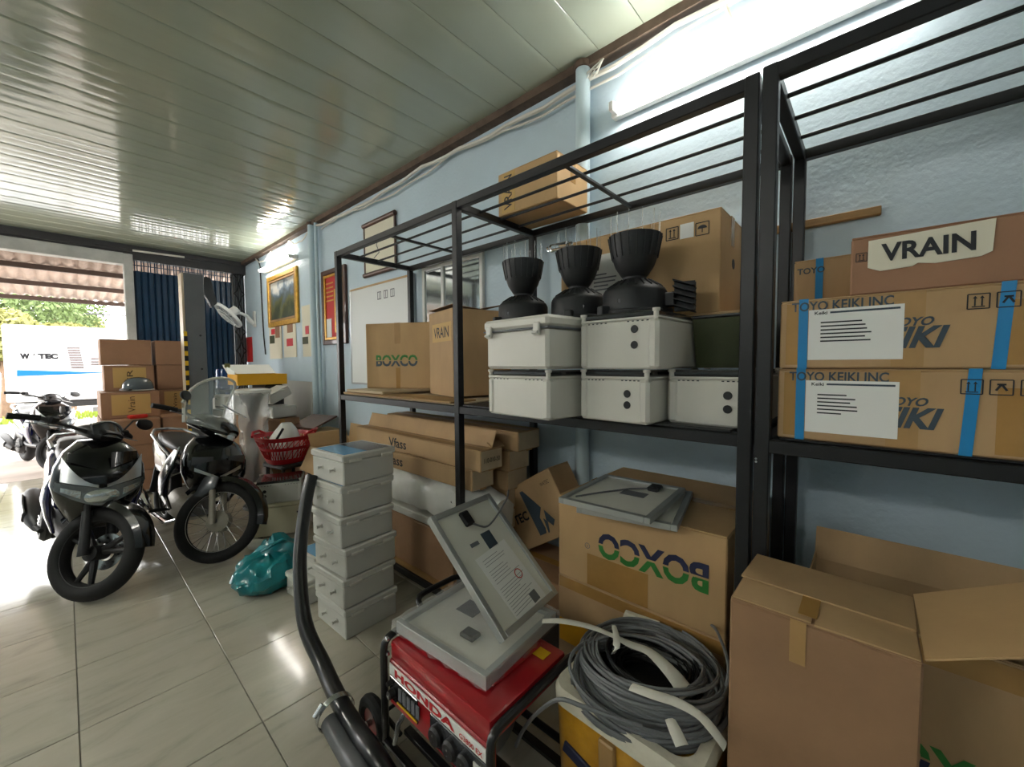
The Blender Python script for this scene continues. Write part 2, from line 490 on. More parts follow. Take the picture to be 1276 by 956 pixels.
# cables along the top of the wall
def cable(label, pts, r, m, group=None):
    o = MB(); o.tube(pts, r, 6); b = o.build('cable', m); tag(b, label, 'cable', group)
def sag(y0, y1, z, n, d, x=2.09, ph=0):
    return [(x, y0 + (y1 - y0) * i / n, z - d * abs(math.sin(ph + PI * 3 * i / n)) + .01 * math.sin(i * 1.9 + ph)) for i in range(n + 1)]
cable('white cable running under the dark ceiling trim over the shelving', sag(-1.5, 5.0, 3.115, 40, .045), .014, 'cable_white')
cable('second white cable sagging a little lower along the wall top', sag(-1.0, 4.9, 3.10, 34, .07, 2.1, .8), .008, 'cable_white')
cable('white cable swagged over the wall lamp by the mountain painting', sag(5.2, 7.3, 3.12, 24, .09), .009, 'cable_white')
cable('dark cable dropping down the wall between fan and mountain painting', [(2.1, 7.9, 3.12), (2.1, 7.4, 3.15), (2.11, 7.25, 3.12), (2.12, 7.2, 3.0), (2.125, 7.2, 2.4), (2.125, 7.17, 1.9), (2.12, 7.1, 1.62)], .009, 'cable_black')
cable('white cable looping down the wall above the bright tube lamp', [(2.1, .55, 3.1), (2.1, .52, 3.0), (2.11, .5, 2.92), (2.12, .52, 2.86), (2.12, .55, 2.84)], .008, 'cable_white')
m = MB()
for k in range(7):
    a = k * 1.1; m.tube([(2.07, 1.24 + .03 * math.cos(a), 3.1 + .02 * math.sin(a * 2)), (2.04, 1.2 - .02 * math.sin(a), 3.07 + .03 * math.cos(a)), (2.06, 1.15 + .02 * k / 7, 3.13)], .0035, 5)
tag(m.build('wire_tangle', 'cable_white'), 'tangle of loose wire ends beside the post top', 'wire')

# fluorescent lamps
def tube_lamp(x, y, z, label, side=-1, ln=1.24, tubes=(0,)):
    t = thing('tube_lamp', label, 'lamp', (x, y, z))
    m = MB(); m.box((-side * .03, 0, 0), (.05, ln + .04, .06 + 1.2 * (tubes[-1] - tubes[0])), .008); part(m, 'housing', 'lamp_body', t)
    for dz in tubes:
        m = MB(); m.cyl((side * .035, -ln / 2 + .03, dz), (side * .035, ln / 2 - .03, dz), .017, n=12); part(m, 'tube', 'tubeglow', t)
    for s_ in (-1, 1):
        m = MB(); m.box((side * .025, s_ * (ln / 2 - .012), 0), (.065, .03, .05), .005); part(m, 'tube_holder', 'lamp_body', t)
tube_lamp(2.08, .48, 2.835, 'bright tube lamp on the wall above the long shelving unit')
tube_lamp(2.08, 6.36, 2.885, 'bright tube lamp on the wall above the mountain painting')
tube_lamp(-2.955, 4.95, 2.72, 'wide lamp of four tubes on the wall opposite the shelving', 1, tubes=(-.15, -.05, .05, .15))
tube_lamp(-2.955, 1.6, 2.8, 'added fill tube lamp, out of view on the wall opposite the generator', 1, tubes=(-.05, .05))  # added out of view to brighten the shelf fronts and cartons
tube_lamp(-2.955, -1.4, 2.8, 'added fill tube lamp, out of view by the closed back wall', 1)  # another unseen lamp, added only as fill from behind the camera

# folding shutter door
dr = struct(one_box((1.42, 8.06, 3.065), (1.42, .12, .15)).build('door_1', 'dark_steel'))
sm = MB(); sm.slab([(-.044, .016, 0), (-.022, -.016, 0), (.022, -.016, 0), (.044, .016, 0), (.044, .021, 0), (.019, -.010, 0), (-.019, -.010, 0), (-.044, .021, 0)], (0, 0, 2.84))
slat_me = sm.mesh('slat', 'shutter_blue', 20)
bm_ = MB(); bm_.box((0, 0, 2.92), (.012, .016, .18)); bar_me = bm_.mesh('bar', 'shutter_blue')
for k in range(16):
    inst(slat_me, 'slat', dr, (.775 + k * .074, 8.05, 0))
    inst(bar_me, 'bar', dr, (.745 + k * .074, 8.055, 0)); inst(bar_me, 'bar', dr, (.772 + k * .074, 8.055, 0))
m = MB(); m.box((1.35, 8.09, 2.93), (1.25, .006, .012)); m.build('slot_rail', 'shutter_blue', dr)
for k in range(5):
    m = MB(); m.box((1.95 + k * .038, 8.05, 1.5), (.008, .03, 3.0)); m.build('lattice_bar', 'black_steel', dr)
for k in range(9):
    m = MB(); z0 = .1 + k * .32
    for s_ in (-1, 1):
        m.tube([(2.03 + s_ * .075, 8.02, z0), (2.03 + s_ * .03, 8.02, z0 + .05), (2.03 - s_ * .03, 8.02, z0 + .27), (2.03 - s_ * .075, 8.02, z0 + .32)], .009, 6)
    m.build('lattice_link', 'black_steel', dr)
m = MB(); m.box((2.03, 8.11, 1.5), (.2, .01, 3.0)); m.build('back_sheet', 'shutter_frame', dr)
m = MB(); m.box((.3, 7.95, 3.1), (2.4, .02, .03)); m.box((1.2, 7.93, 3.13), (1.7, .03, .03)); struct(m.build('trim_4', 'dark_steel'))
tag((lambda q: (q.cyl((.72, 7.9, 3.10), (1.3, 7.9, 3.115), .014, n=8), q.build('conduit', 'cable_white'))[1])(MB()), 'white conduit under the ceiling over the folding shutter', 'conduit')

# outside
struct(one_box((-2, 9.05, -.06), (24, 1.9, .1)).build('pavement', 'pavement'))
struct(one_box((0, 13.2, -.08), (60, 6.4, .1)).build('road', 'road'))
struct(one_box((0, 28, -.08), (90, 23.4, .12)).build('verge', 'road'))
g = MB()
for k in range(2600):
    x, y = random.uniform(-7, 5), random.uniform(16.45, 18.4); a = random.random() * PI; hgt = random.uniform(.05, .2)
    dx, dy = .03 * math.cos(a), .03 * math.sin(a)
    g.poly([(x - dx, y - dy, -.02), (x + dx, y + dy, -.02), (x + random.uniform(-.05, .05), y, hgt)])
o = g.build('grass', 'grass', smooth=0); o['kind'] = 'stuff'; o['label'] = 'strip of grass on the far side of the road'; o['category'] = 'grass'
aw = thing('awning', 'corrugated sheet awning over the street entrance', 'awning', (0, 8.2, 0))
def az(y): return 2.99 - .105 * y
for k in range(6):
    m = MB(); x0 = -4.2 + k * 1.1; n = 56
    r0 = []; r1 = []
    for i in range(n + 1):
        x = x0 + 1.14 * i / n; dz = .02 * math.sin(2 * PI * x / .14)
        r0.append(m.bm.verts.new((x, -.02, az(0) + dz + .03))); r1.append(m.bm.verts.new((x, 2.95, az(2.95) + dz + .03)))
    for i in range(n): m.bm.faces.new((r0[i], r0[i + 1], r1[i + 1], r1[i]))
    o = part(m, 'roof_sheet', 'sheet_roof', aw, smooth=60)
    o.location.z = .004 * (k % 2)
    sd = o.modifiers.new('thick', 'SOLIDIFY'); sd.thickness = .004
for yy in (.75, 1.75, 2.85):
    part(one_box((-.9, yy, az(yy) - .03), (6.8, .05, .07)), 'purlin', 'purlin', aw)
for xx in (-4.1, 2.3):
    m = MB(); m.cyl((xx, 2.8, -.02), (xx, 2.8, az(2.8)), .04); part(m, 'post', 'purlin', aw)
TY = 13.2
tk = thing('truck', 'white box truck with grey lettering and a blue swoosh', 'truck', (0, TY, -.03))
part(one_box((1.55, 1.1, 1.55), (4.75, 2.1, 1.62), .03), 'cargo_box', 'truck_white', tk)
part(one_box((1.55, 1.1, .62), (4.6, .9, .14), .01), 'chassis', 'dark_steel', tk)
part(one_box((4.9, 1.1, 1.25), (1.7, 2.0, 1.7), .12), 'cab', 'truck_white', tk)
for wx in (1.9, 3.0, 5.0):
    m = MB(); m.cyl((wx, .1, .42), (wx, .34, .42), .4, n=24); o = part(m, 'wheel', 'black_rubber', tk)
    m = MB(); m.cyl((wx, .085, .42), (wx, .11, .42), .2, n=20); m.build('hub', 'alloy', o)
part(one_box((1.4, .1, .5), (2.0, .03, .1)), 'side_guard', 'alloy', tk)
f = .04
def tp(u, v): p = fy(u, v, TY + f); return (p.x, f, p.z + .03)
lettering(tk, 'W', tp(31, 444), (1, 0, 0), (0, 0, 1), .13, 'truck_ink', .14, .08)
lettering(tk, '^', tp(42.5, 442), (1, 0, 0), (0, 0, 1), .05, 'truck_ink', .04, .05)
lettering(tk, 'TEC', tp(60, 444), (1, 0, 0), (0, 0, 1), .12, 'truck_ink', .29, .08)
for vv in (448, 452, 455):
    m = MB(); q0, q1 = Vector(tp(113, vv)), Vector(tp(129, vv)); m.slab([q0, q1, q1 + Vector((0, 0, .035)), q0 + Vector((0, 0, .035))], (0, -.002, 0)); part(m, 'print_line', 'truck_tan', tk)
a, b, c2, d = tp(21, 461), tp(21, 469), tp(128, 465), tp(128, 464)
m = MB(); m.slab([b, c2, d, a], (0, -.004, 0)); part(m, 'swoosh', 'truck_blue', tk)
pr_ = part(one_box((0, 0, 0), (.01, .002, .01)), 'printed_picture', 'truck_tan', tk)
m = MB(); q = [tp(83, 432), tp(99, 432), tp(105, 459), tp(89, 459)]; m.slab(q, (0, -.003, 0)); me = m.mesh('printed_picture', 'truck_tan'); pr_.data = me
for k in range(9):
    t = k / 9; m = MB(); A = Vector(q[0]).lerp(Vector(q[3]), t); Bq = Vector(q[1]).lerp(Vector(q[2]), t)
    A2 = Vector(q[0]).lerp(Vector(q[3]), t + .03); B2 = Vector(q[1]).lerp(Vector(q[2]), t + .03)
    m.slab([p + Vector((0, -.003, 0)) for p in (A, Bq, B2, A2)], (0, -.002, 0)); m.build('printed_bar', 'truck_white', pr_)
def tree(x, y, hgt, rx, rz_, label, mt, n=3200):
    t = thing('tree', label, 'tree', (x, y, -.05), group='trees across the road')
    m = MB(); m.tube([(0, 0, 0), (.05, 0, hgt * .4), (-.05, .1, hgt * .75)], [.16, .12, .05], 8); part(m, 'trunk', 'bark', t)
    m = MB()
    for s_ in (-1, 1): m.tube([(0, 0, hgt * .45), (s_ * rx * .5, .1, hgt * .75)], [.07, .02], 6)
    part(m, 'branch', 'bark', t)
    m = MB()
    for k in range(n):
        v = Vector((random.gauss(0, 1), random.gauss(0, 1), random.gauss(0, 1))).normalized() * random.uniform(.45, 1)
        p = Vector((v.x * rx, v.y * rx * .8, hgt - rz_ * .6 + v.z * rz_))
        e = Euler((random.random() * 6, random.random() * 6, 0)).to_matrix(); s = random.uniform(.05, .12)
        m.poly([p + e @ Vector(q) * s for q in ((-1, 0, 0), (0, -.5, 0), (1, 0, 0), (0, .5, 0))])
    o = part(m, 'crown', mt, t, smooth=0)
for (u, yy, hgt, rx, rz_, mt, lb) in ((30, 22, 4.3, 1.6, 1.4, 'leaf', 'leafy green tree across the road behind the truck, tallest'),
                                     (72, 26, 4.8, 1.6, 1.5, 'leaf', 'broad green tree across the road behind the truck'),
                                     (104, 29.5, 3.9, .9, .9, 'leaf_yellow', 'small yellowish tree across the road beside the broad one'),
                                     (5, 18.6, 2.9, .8, .8, 'leaf_yellow', 'low yellow shrub tree at the end of the truck'),
                                     (84, 20.2, 2.75, 1.0, .5, 'leaf_yellow', 'low yellow bush showing just over the truck roof')):
    p = fy(u, 450, yy); tree(p.x, yy, hgt, rx, rz_, lb, mt)
p0, p1 = fy(-30, 384, 24), fy(112, 390, 24)
m = MB(); m.cyl(p0 - Vector((3, 0, 0)), p1 + Vector((6, 0, 0)), .03, n=6); tag(m.build('power_line', 'dark_steel'), 'power line crossing in front of the far trees', 'cable')

# ================================================================== shelving
SX0, SX1 = 1.40, 2.08
def shelving(y_far, y_near, posts, ztop, zmid, label, mids):
    t = thing('shelving_unit', label, 'shelving', (0, 0, 0))
    T = .04
    for py in posts:
        for px in (SX0 + T / 2, SX1 - T / 2):
            part(one_box((px, py, ztop / 2), (T, T, ztop), .003), 'post', 'black_steel', t)
    L_ = y_far - y_near
    for z in (ztop - T / 2, zmid - T / 2, .13 - T / 2):
        for px in (SX0 + T / 2 + .001, SX1 - T / 2 - .001):
            part(one_box((px, (y_far + y_near) / 2, z), (T - .004, L_ - .01, T), .003), 'beam', 'black_steel', t)
        for py in posts:
            part(one_box(((SX0 + SX1) / 2, py, z), (SX1 - SX0 - 2 * T + .01, T - .004, T - .002), .003), 'end_beam', 'black_steel', t)
        for q in (1, 2, 3):
            m = MB(); x = SX0 + .02 + (SX1 - SX0 - .04) * q / 4
            m.box((x, (y_far + y_near) / 2, z + .006), (.012, L_ - .04, .012), .002); part(m, 'rod', 'black_steel', t)
        for py in mids:
            part(one_box(((SX0 + SX1) / 2, py, z - .006), (SX1 - SX0 - 2 * T + .01, .022, .014), .002), 'cross_tie', 'black_steel', t)
    for px, py, z in [(SX0 - .0015, p, zz) for p in posts for zz in (zmid - .05, zmid - .06)]:
        pass
    return t
ZM = 1.223
shelving(3.06, .27, (3.04, 1.66, .29), 2.305, ZM, 'long black steel shelving unit of two bays along the blue wall', (2.34, .98))
shb = shelving(.2625, -2.53, (.243, -1.14, -2.51), 2.312, 1.215, 'black steel shelving unit carrying the blue-strapped cartons', (-.45, -1.83))
m = MB()
for z in (1.155, 1.146):
    m.cyl((SX0 - .003, .256, z), (SX0 + .002, .256, z), .0035, n=8)
part(m, 'bolt', 'steel_bright', shb)
# boards on the middle level
def board(label, x0, x1, y0, y1, z, th, mt, rz=0, rx=0):
    o = one_box((0, 0, th / 2), (x1 - x0, y1 - y0, th), .002).build('board', mt); o.location = ((x0 + x1) / 2, (y0 + y1) / 2, z); o.rotation_euler = (rx, 0, rz)
    tag(o, label, 'board')
board('thin tan board laid across the shelf under the green-lettered carton', 1.42, 2.07, 1.70, 3.0, ZM + .001, .008, 'carton_pale')
board('narrow wooden plank along the front edge of the cartons shelf', 1.405, 1.60, 1.72, 2.98, ZM + .0095, .012, 'wood')
board('black board laid across the shelf under the white enclosures', 1.41, 2.05, .33, 1.62, ZM + .001, .010, 'black_plastic')
board('thin black sheet on the bottom level of the long shelving', 1.42, 2.06, .34, 1.62, .131, .006, 'black_plastic')
board('thin brown sheet on the bottom level under the long cartons', 1.42, 2.06, 1.70, 3.0, .131, .006, 'wood')
board('black sheet under the blue-strapped cartons', 1.42, 2.06, -1.1, .2, 1.2165, .006, 'black_plastic')

# ================================================================== cartons
def carton(label, loc, size, rz=0, mt='carton', rot=None, cat='carton', group=None, seam='y', tape='tape_tan', open_top=False, tape_down=.12, flip=False):
    """local box: x depth (front looks to -x), y width, z height, origin at the base centre"""
    D, L_, H = size
    t = thing('carton', label, cat, loc, rot if rot is not None else (0, 0, rz), group)
    th = .004
    if not open_top:
        part(one_box((0, 0, (H - th) / 2), (D, L_, H - th), .004), 'body', mt, t)
        if seam == 'y':
            for s_ in (-1, 1): part(one_box((s_ * D / 4, 0, H - th / 2), (D / 2 - .003, L_ - .002, th), .0015), 'flap', mt, t)
        else:
            for s_ in (-1, 1): part(one_box((0, s_ * L_ / 4, H - th / 2), (D - .002, L_ / 2 - .003, th), .0015), 'flap', mt, t)
        if tape:
            tw = .05
            m = MB()
            if seam == 'y':
                m.box((0, 0, H + .0006), (tw, L_ + .004, .0012))
                for s_ in (-1, 1): m.box((0, s_ * (L_ / 2 + .0008), H - tape_down / 2), (tw, .0012, tape_down))
            else:
                m.box((0, 0, H + .0006), (D + .004, tw, .0012))
                for s_ in (-1, 1): m.box((s_ * (D / 2 + .0008), 0, H - tape_down / 2), (.0012, tw, tape_down))
            part(m, 'tape', tape, t)
    else:
        m = MB()
        for s_ in (-1, 1):
            m.box((s_ * (D / 2 - th / 2), 0, H / 2), (th, L_, H)); m.box((0, s_ * (L_ / 2 - th / 2), H / 2), (D - 2 * th, th, H))
        m.box((0, 0, th / 2), (D - 2 * th, L_ - 2 * th, th)); part(m, 'body', mt, t)
    return t
def plate(t, name, m, face, c, wd, hg, th=.0012, D=0, L_=0, H=0, rot=0., parent=None):
    """thin sheet stuck on face 'x' (-x side) or 'y' (-y side) or 'z' (top); c = (along, up)"""
    mb = MB()
    if face == 'x': mb.box((-D / 2 - th / 2 - .0004, c[0], c[1]), (th, wd, hg), rot=(rot, 0, 0))
    elif face == 'y': mb.box((c[0], -L_ / 2 - th / 2 - .0004, c[1]), (wd, th, hg), rot=(0, rot, 0))
    else: mb.box((c[0], c[1], H + th / 2 + .0004), (wd, hg, th), rot=(0, 0, rot))
    return mb.build(name, m, parent or t)
def lines(t, face, c, wd, hg, n, m='ink_grey', D=0, L_=0, off=.0022, seed=1):
    """illegible print: thin dark lines"""
    rnd = random.Random(seed); mb = MB()
    for k in range(n):
        z = c[1] + hg / 2 - hg * (k + .5) / n; w_ = wd * rnd.uniform(.45, 1)
        if face == 'x': mb.box((-D / 2 - off, c[0] + wd / 2 - w_ / 2, z), (.0006, w_, hg / n * .35))
        else: mb.box((c[0] - wd / 2 + w_ / 2, -L_ / 2 - off, z), (w_, .0006, hg / n * .35))
    return mb.build('print', m, t)
SB = ZM + .0225
# ---- far bay of the middle level
p = fz(458, 484, ZM + .01); q = fz(538, 485, ZM + .01)
D, L_, H = .26, .56, .505
board('folded sheets of cardboard under the green-lettered carton', 1.44, 2.0, 2.50, 2.99, ZM + .022, .018, 'carton_pale', .03)
bc = Vector((1.60, 2.985, ZM + .041)) + Matrix.Rotation(.47, 3, 'Z') @ Vector((D / 2, -L_ / 2, 0))
t = carton('tan carton with green and navy lettering standing on the shelf boards', bc, (D, L_, H), rz=.47, mt='carton_light', seam='x', tape='tape_clear', tape_down=.16)
lettering(t, 'BOXCO', (-D / 2 - .001, .01, .215), h=.09, m='ink', width=.36, bold=.03, two=('ink_green', 'ink_slate'), **FX)
plate(t, 'tape_strip', 'tape_tan', 'x', (0, .08), .035, .16, D=D)
D, L_, H = .42, .40, .55
t = carton('tall brown carton with a kraft VRAIN label leaning back on the shelf', (1.86, 2.06, ZM + .0225), (D, L_, H), rz=-.28, mt='carton', open_top=True)
plate(t, 'label_sheet', 'kraft_label', 'x', (-.02, .41), .32, .12, D=D)
lettering(t, 'VRAIN', (-D / 2 - .002, -.02, .41), h=.07, m='ink', width=.25, bold=.01, **FX)
for s_, a_ in ((-1, .1), (1, .22)):
    part(one_box((s_ * D / 4, 0, H + .012 + .02 * (s_ > 0)), (D / 2, L_ - .01, .004), rot=(0, -s_ * a_, 0)), 'flap', 'carton_brown', t)
# ---- carton on top of the shelving
c0 = fz(689, 259, 2.31)
D, L_, H = .30, .42, .24
c0 = Vector((1.74, 1.24, 2.308))
t = carton('carton with a kraft VRAIN label lying on top of the shelving', (c0.x + D / 2, c0.y + L_ / 2, 2.309), (D, L_, H), mt='carton_light')
plate(t, 'label_sheet', 'kraft_label', 'x', (.13, .12), .10, .22, D=D)
lettering(t, 'VRAIN', (-D / 2 - .002, .13, .12), (0, 0, 1), (0, 1, 0), .06, 'ink', .19, .01)
# ---- large carton behind the gauges
D, L_, H = .34, .76, .41
bt = 1.648
t = carton('large tan carton with handling marks behind the rain gauges', (1.74 + D / 2, .455 + L_ / 2, bt), (D, L_, H), mt='carton_light', seam='y', tape='tape_tan')
plate(t, 'label_sheet', 'film_white', 'x', (.13, .21), .21, .22, D=D)
lines(t, 'x', (.12, .19), .13, .09, 5, D=D)
def mark_box(t, c, s, D, kind):
    m = MB(); x = -D / 2 - .0016; e = s * .07
    for dy, dz, wy, wz in ((0, s / 2, s, e), (0, -s / 2, s, e), (s / 2, 0, e, s), (-s / 2, 0, e, s)): m.box((x, c[0] + dy, c[1] + dz), (.0008, wy, wz))
    if kind == 'up':
        for dy in (-.16, .16):
            m.box((x, c[0] + dy * s, c[1] - .03 * s), (.0008, s * .07, s * .55)); m.slab([(x - .0004, c[0] + (dy - .11) * s, c[1] + .2 * s), (x - .0004, c[0] + (dy + .11) * s, c[1] + .2 * s), (x - .0004, c[0] + dy * s, c[1] + .38 * s)], (.0008, 0, 0))
        m.box((x, c[0], c[1] - .36 * s), (.0008, s * .6, e))
    elif kind == 'umbrella':
        m.slab([(x - .0004, c[0] + .36 * s * math.cos(a), c[1] + .02 * s + .28 * s * math.sin(a)) for a in [PI * k / 8 for k in range(9)]], (.0008, 0, 0))
        m.box((x, c[0], c[1] - .12 * s), (.0008, e, s * .35))
    else:
        m.box((x, c[0] + .12 * s, c[1]), (.0008, s * .12, s * .5), rot=(.5, 0, 0)); m.box((x, c[0] - .12 * s, c[1]), (.0008, s * .12, s * .5), rot=(-.5, 0, 0)); m.box((x, c[0], c[1] + .2 * s), (.0008, s * .4, s * .12))
    return m.build('handling_mark', 'ink', t)
mark_box(t, (-.19, .345), .05, D, 'up'); mark_box(t, (-.31, .34), .05, D, 'umbrella')
plate(t, 'torn_patch', 'paper', 'x', (-.25, .345), .055, .06, D=D)
plate(t, 'tape_strip', 'tape_tan', 'x', (.2, .36), .06, .09, D=D)
m = MB(); m.cyl((.02, -L_ / 2 - .001, .22), (.02, -L_ / 2 + .0005, .22), .022, n=16); part(m, 'hand_hole', 'ink', t)
board('wooden plank bridging the enclosures under the large carton', 1.72, 2.06, .34, 1.25, bt - .014, .0135, 'wood_pale')
# something that carries the plank at the back of the shelf
z0b = ZM + .0115 + .194
t = thing('storage_bin', 'dark olive bin on a white enclosure under the wooden plank', 'bin', (1.74, .42, z0b))
m = MB(); m.rings([[(sx * .11, sy * .085, 0) for sx, sy in ((-1, -1), (1, -1), (1, 1), (-1, 1))], [(sx * .125, sy * .098, .185) for sx, sy in ((-1, -1), (1, -1), (1, 1), (-1, 1))]]); part(m, 'body', 'olive', t)
part(one_box((0, 0, .192), (.26, .205, .012), .004), 'lid', 'black_plastic', t)
# ---- blue-strapped cartons
def strapped(label, loc, size, rz, y_off, n):
    D, L_, H = size
    t = carton(label, loc, size, rz=rz, mt='carton', seam='y', tape='tape_clear')
    yl = L_ / 2
    for yy, sk in ((yl - .055, 0), (yl - .425 + y_off, .05)):
        m = MB(); wd = .022
        m.box((-D / 2 - .001, yy, H / 2), (.0016, wd, H + .003), rot=(sk, 0, 0)); m.box((0, yy - sk * H * .5, H + .001), (D + .004, wd, .0016)); m.box((D / 2 + .001, yy, H / 2), (.0016, wd, H)); part(m, 'strap', 'tape_blue', t)
    plate(t, 'tape_patch', 'tape_tan', 'x', (yl - .03, H / 2), .03, H * .9, D=D)
    plate(t, 'tape_patch', 'tape_clear', 'x', (yl - .27, H / 2), .06, H * .96, D=D)
    plate(t, 'tape_patch', 'tape_tan', 'x', (yl - .46, H * .42), .07, H * .75, th=.0009, D=D)
    lettering(t, 'TOYO KEIKI INC', (-D / 2 - .001, yl - .135, H * .895), h=.026, m='ink_slate', width=.215, bold=.02, **FX)
    lettering(t, 'TOYO', (-D / 2 - .001, yl - .275, H * .60), h=.022, m='ink_slate', width=.08, bold=.03, skew=.3, **FX)
    lettering(t, 'KEIKI', (-D / 2 - .001, yl - .262, H * .40), h=.054, m='ink_slate', width=.145, bold=.04, skew=.3, **FX)
    pl = plate(t, 'label_sheet', 'paper', 'x', (yl - .165, H * .48), .195, H * .72, th=.002, D=D)
    lettering(pl, 'Keiki', (-D / 2 - .0026, yl - .095, H * .79), h=.009, m='ink', width=.028, bold=.02, **FX)
    m = MB(); m.box((-D / 2 - .003, yl - .185, H * .79), (.0006, .14, .005)); m.build('rule', 'ink_slate', pl)
    lines(pl, 'x', (yl - .15, H * .52), .11, .062, 6, 'ink', D=D, off=.003, seed=n)
    for k, (dy, kd) in enumerate(((.385, 'up'), (.43, 'fragile'), (.475, 'umbrella'))): mark_box(t, (yl - dy, H * .80), .034, D, kd)
    lettering(t, '30m', (-D / 2 - .001, yl - .50, H * .56), h=.016, m='ink_grey', width=.045, skew=.2, **FX)
    return t
strapped('lower blue-strapped carton with white address sheet resting on the shelf', (1.425 + .2, .205 - .46, 1.223), (.40, .92, .206), -.02, .04, 3)
strapped('upper blue-strapped carton with white address sheet, on the lower one', (1.425 + .2, .208 - .46, 1.431), (.40, .92, .195), .012, 0, 5)
D, L_, H = .34, .55, .155
t = carton('reddish brown carton with a torn white VRAIN label', (1.45 + D / 2, .055 - L_ / 2, 1.6285), (D, L_, H), rz=.02, mt='carton_red', tape='tape_clear')
m = MB(); x = -D / 2 - .002; yl = L_ / 2
m.slab([(x, yl - .035, .14), (x, yl - .255, .149), (x, yl - .252, .075), (x, yl - .235, .066), (x, yl - .16, .062), (x, yl - .13, .068), (x, yl - .12, .061), (x, yl - .06, .058), (x, yl - .045, .065), (x, yl - .035, .07)], (-.001, 0, 0)); part(m, 'label_sheet', 'paper_cream', t)
lettering(t, 'VRAIN', (-D / 2 - .0035, yl - .143, .104), h=.046, m='ink', width=.165, bold=.03, skew=-.02, **FX)
mark_box(t, (yl - .022, .10), .022, D, 'up')
D, L_, H = .22, .30, .15
t = carton('tan blue-strapped carton standing behind the reddish brown VRAIN carton', (1.82 + .11, .245 - L_ / 2 - .02, 1.6285), (D, L_, .19), mt='carton')
lettering(t, 'TOYO', (-D / 2 - .001, L_ / 2 - .05, .15), h=.022, m='ink_slate', width=.08, bold=.02, **FX)
m = MB(); m.box((-D / 2 - .001, L_ / 2 - .075, .095), (.0016, .022, .19)); part(m, 'strap', 'tape_blue', t)
# wooden batten on the wall
m = MB(); m.box((2.125, .17, 2.03), (.028, .36, .032), .003); tag(m.build('batten', 'wood'), 'short wooden batten fixed to the wall behind the shelving', 'batten')

# ================================================================== enclosures
def enclosure(name, label, loc, size, rz, kind='clear', holes=(), mt='plastic_white', group=None):
    """plastic electrical enclosure: x depth (front to -x), y width"""
    D, L_, H = size
    t = thing(name, label, 'enclosure', loc, rz, group)
    lh = .034
    if kind == 'clear':
        part(one_box((0, 0, (H - lh) / 2), (D - .012, L_ - .012, H - lh), .006), 'body', mt, t)
        for sx in (-1, 1):
            for sy in (-1, 1):
                cx, cy = sx * (D / 2 - .02), sy * (L_ / 2 - .02)
                part(one_box((cx, cy, (H - lh) / 2), (.04, .04, H - lh - .001), .011), 'corner_post', mt, t)
                m = MB(); m.lathe([(.009, H - lh - .004), (.009, H - .012), (.013, H - .01), (.013, H - .001)], 14, Matrix.Translation((sx * (D / 2 - .012), sy * (L_ / 2 - .012), 0))); part(m, 'screw', mt, t)
        part(one_box((0, 0, H - lh + .004), (D - .006, L_ - .006, .008), .002), 'rim', mt, t)
        part(one_box((0, 0, H - lh / 2 + .002), (D - .024, L_ - .024, lh - .012), .006), 'lid', 'smoke_lid', t)
        m = MB()
        for k in range(14):
            if 5 <= k <= 8: continue
            m.box((-D / 2 + .0062, (k - 6.5) / 13 * (L_ - .08), H - lh - .006), (.001, .008, .004))
        part(m, 'vent_slot', 'ink', t)
    else:
        part(one_box((0, 0, (H - .045) / 2), (D - .02, L_ - .02, H - .045), .012), 'body', mt, t)
        part(one_box((0, 0, H - .0225), (D, L_, .045), .012), 'lid', mt, t)
        part(one_box((0, 0, H - .0475), (D - .004, L_ - .004, .006)), 'seal', 'ink_grey', t)
        for sy in (-1, 1):
            yy = sy * (L_ / 2 - .05)
            o = part(one_box((-D / 2 - .006, yy, H - .052), (.014, .032, .05), .004), 'latch', mt, t)
            m = MB(); m.cyl((-D / 2 - .015, yy - .014, H - .066), (-D / 2 - .015, yy + .014, H - .066), .006, n=10); m.build('latch_pin', 'plastic_grey', o)
    for (hy, hz) in holes:
        m = MB(); m.torus((0, 0, 0), .011, .003, 18, 6, Matrix.Translation((-D / 2 + .004, hy, hz)) @ Matrix.Rotation(PI / 2, 4, 'Y')); o = part(m, 'gland', 'black_plastic', t)
        m = MB(); m.cyl((-D / 2 + .0015, hy, hz), (-D / 2 + .006, hy, hz), .011, n=16); m.build('gland_hole', 'ink', o)
    return t
z0 = ZM + .0115
eh = .192; EL, ED = .36, .44
gp = 'white enclosures stacked on the shelf'
def corner_place(p, D, L_, rz):
    """centre of a box whose front left-hand corner (far end, -x side) is p"""
    return p + Matrix.Rotation(rz, 3, 'Z') @ Vector((D / 2, -L_ / 2, 0))
enc_r = -.2
def enc_at(label, u, v, z, rz, size, **kw):
    p = fz(u, v, z0); p.z = z
    c = corner_place(p, size[0], size[1], rz)
    return enclosure('enclosure', label, c, size, rz, **kw)
enc_at('white enclosure without cable glands, lowest beside the VRAIN carton', 607.8, 514.7, z0, -.10, (ED, .36, eh))
enc_at('white enclosure with two black glands, lowest in the middle of the stack', 722, 521.2, z0, -.06, (ED, .285, eh), holes=((-.06, .105), (-.06, .065)))
enclosure('enclosure', 'white enclosure with two black glands, beside the black shelving post', (1.446 + ED / 2, .548 - .1425, z0), (ED, .285, eh), 0, holes=((-.055, .105), (-.055, .06)))
p = fz(607.8, 514.7, z0); p.z = z0 + eh + .001
enclosure('enclosure', 'white hinged enclosure with two side latches, on top of another', corner_place(p + Vector((-.01, .015, 0)), .42, .38, -.10), (.42, .38, .205), -.10, kind='hinged')
p = fz(722, 521.2, z0); p.z = z0 + eh + .001
enclosure('enclosure', 'white enclosure with dark lid and two glands, under a rain gauge', corner_place(p, .46, .315, -.05), (.46, .315, .208), -.05, holes=((-.07, .14), (-.07, .085)))

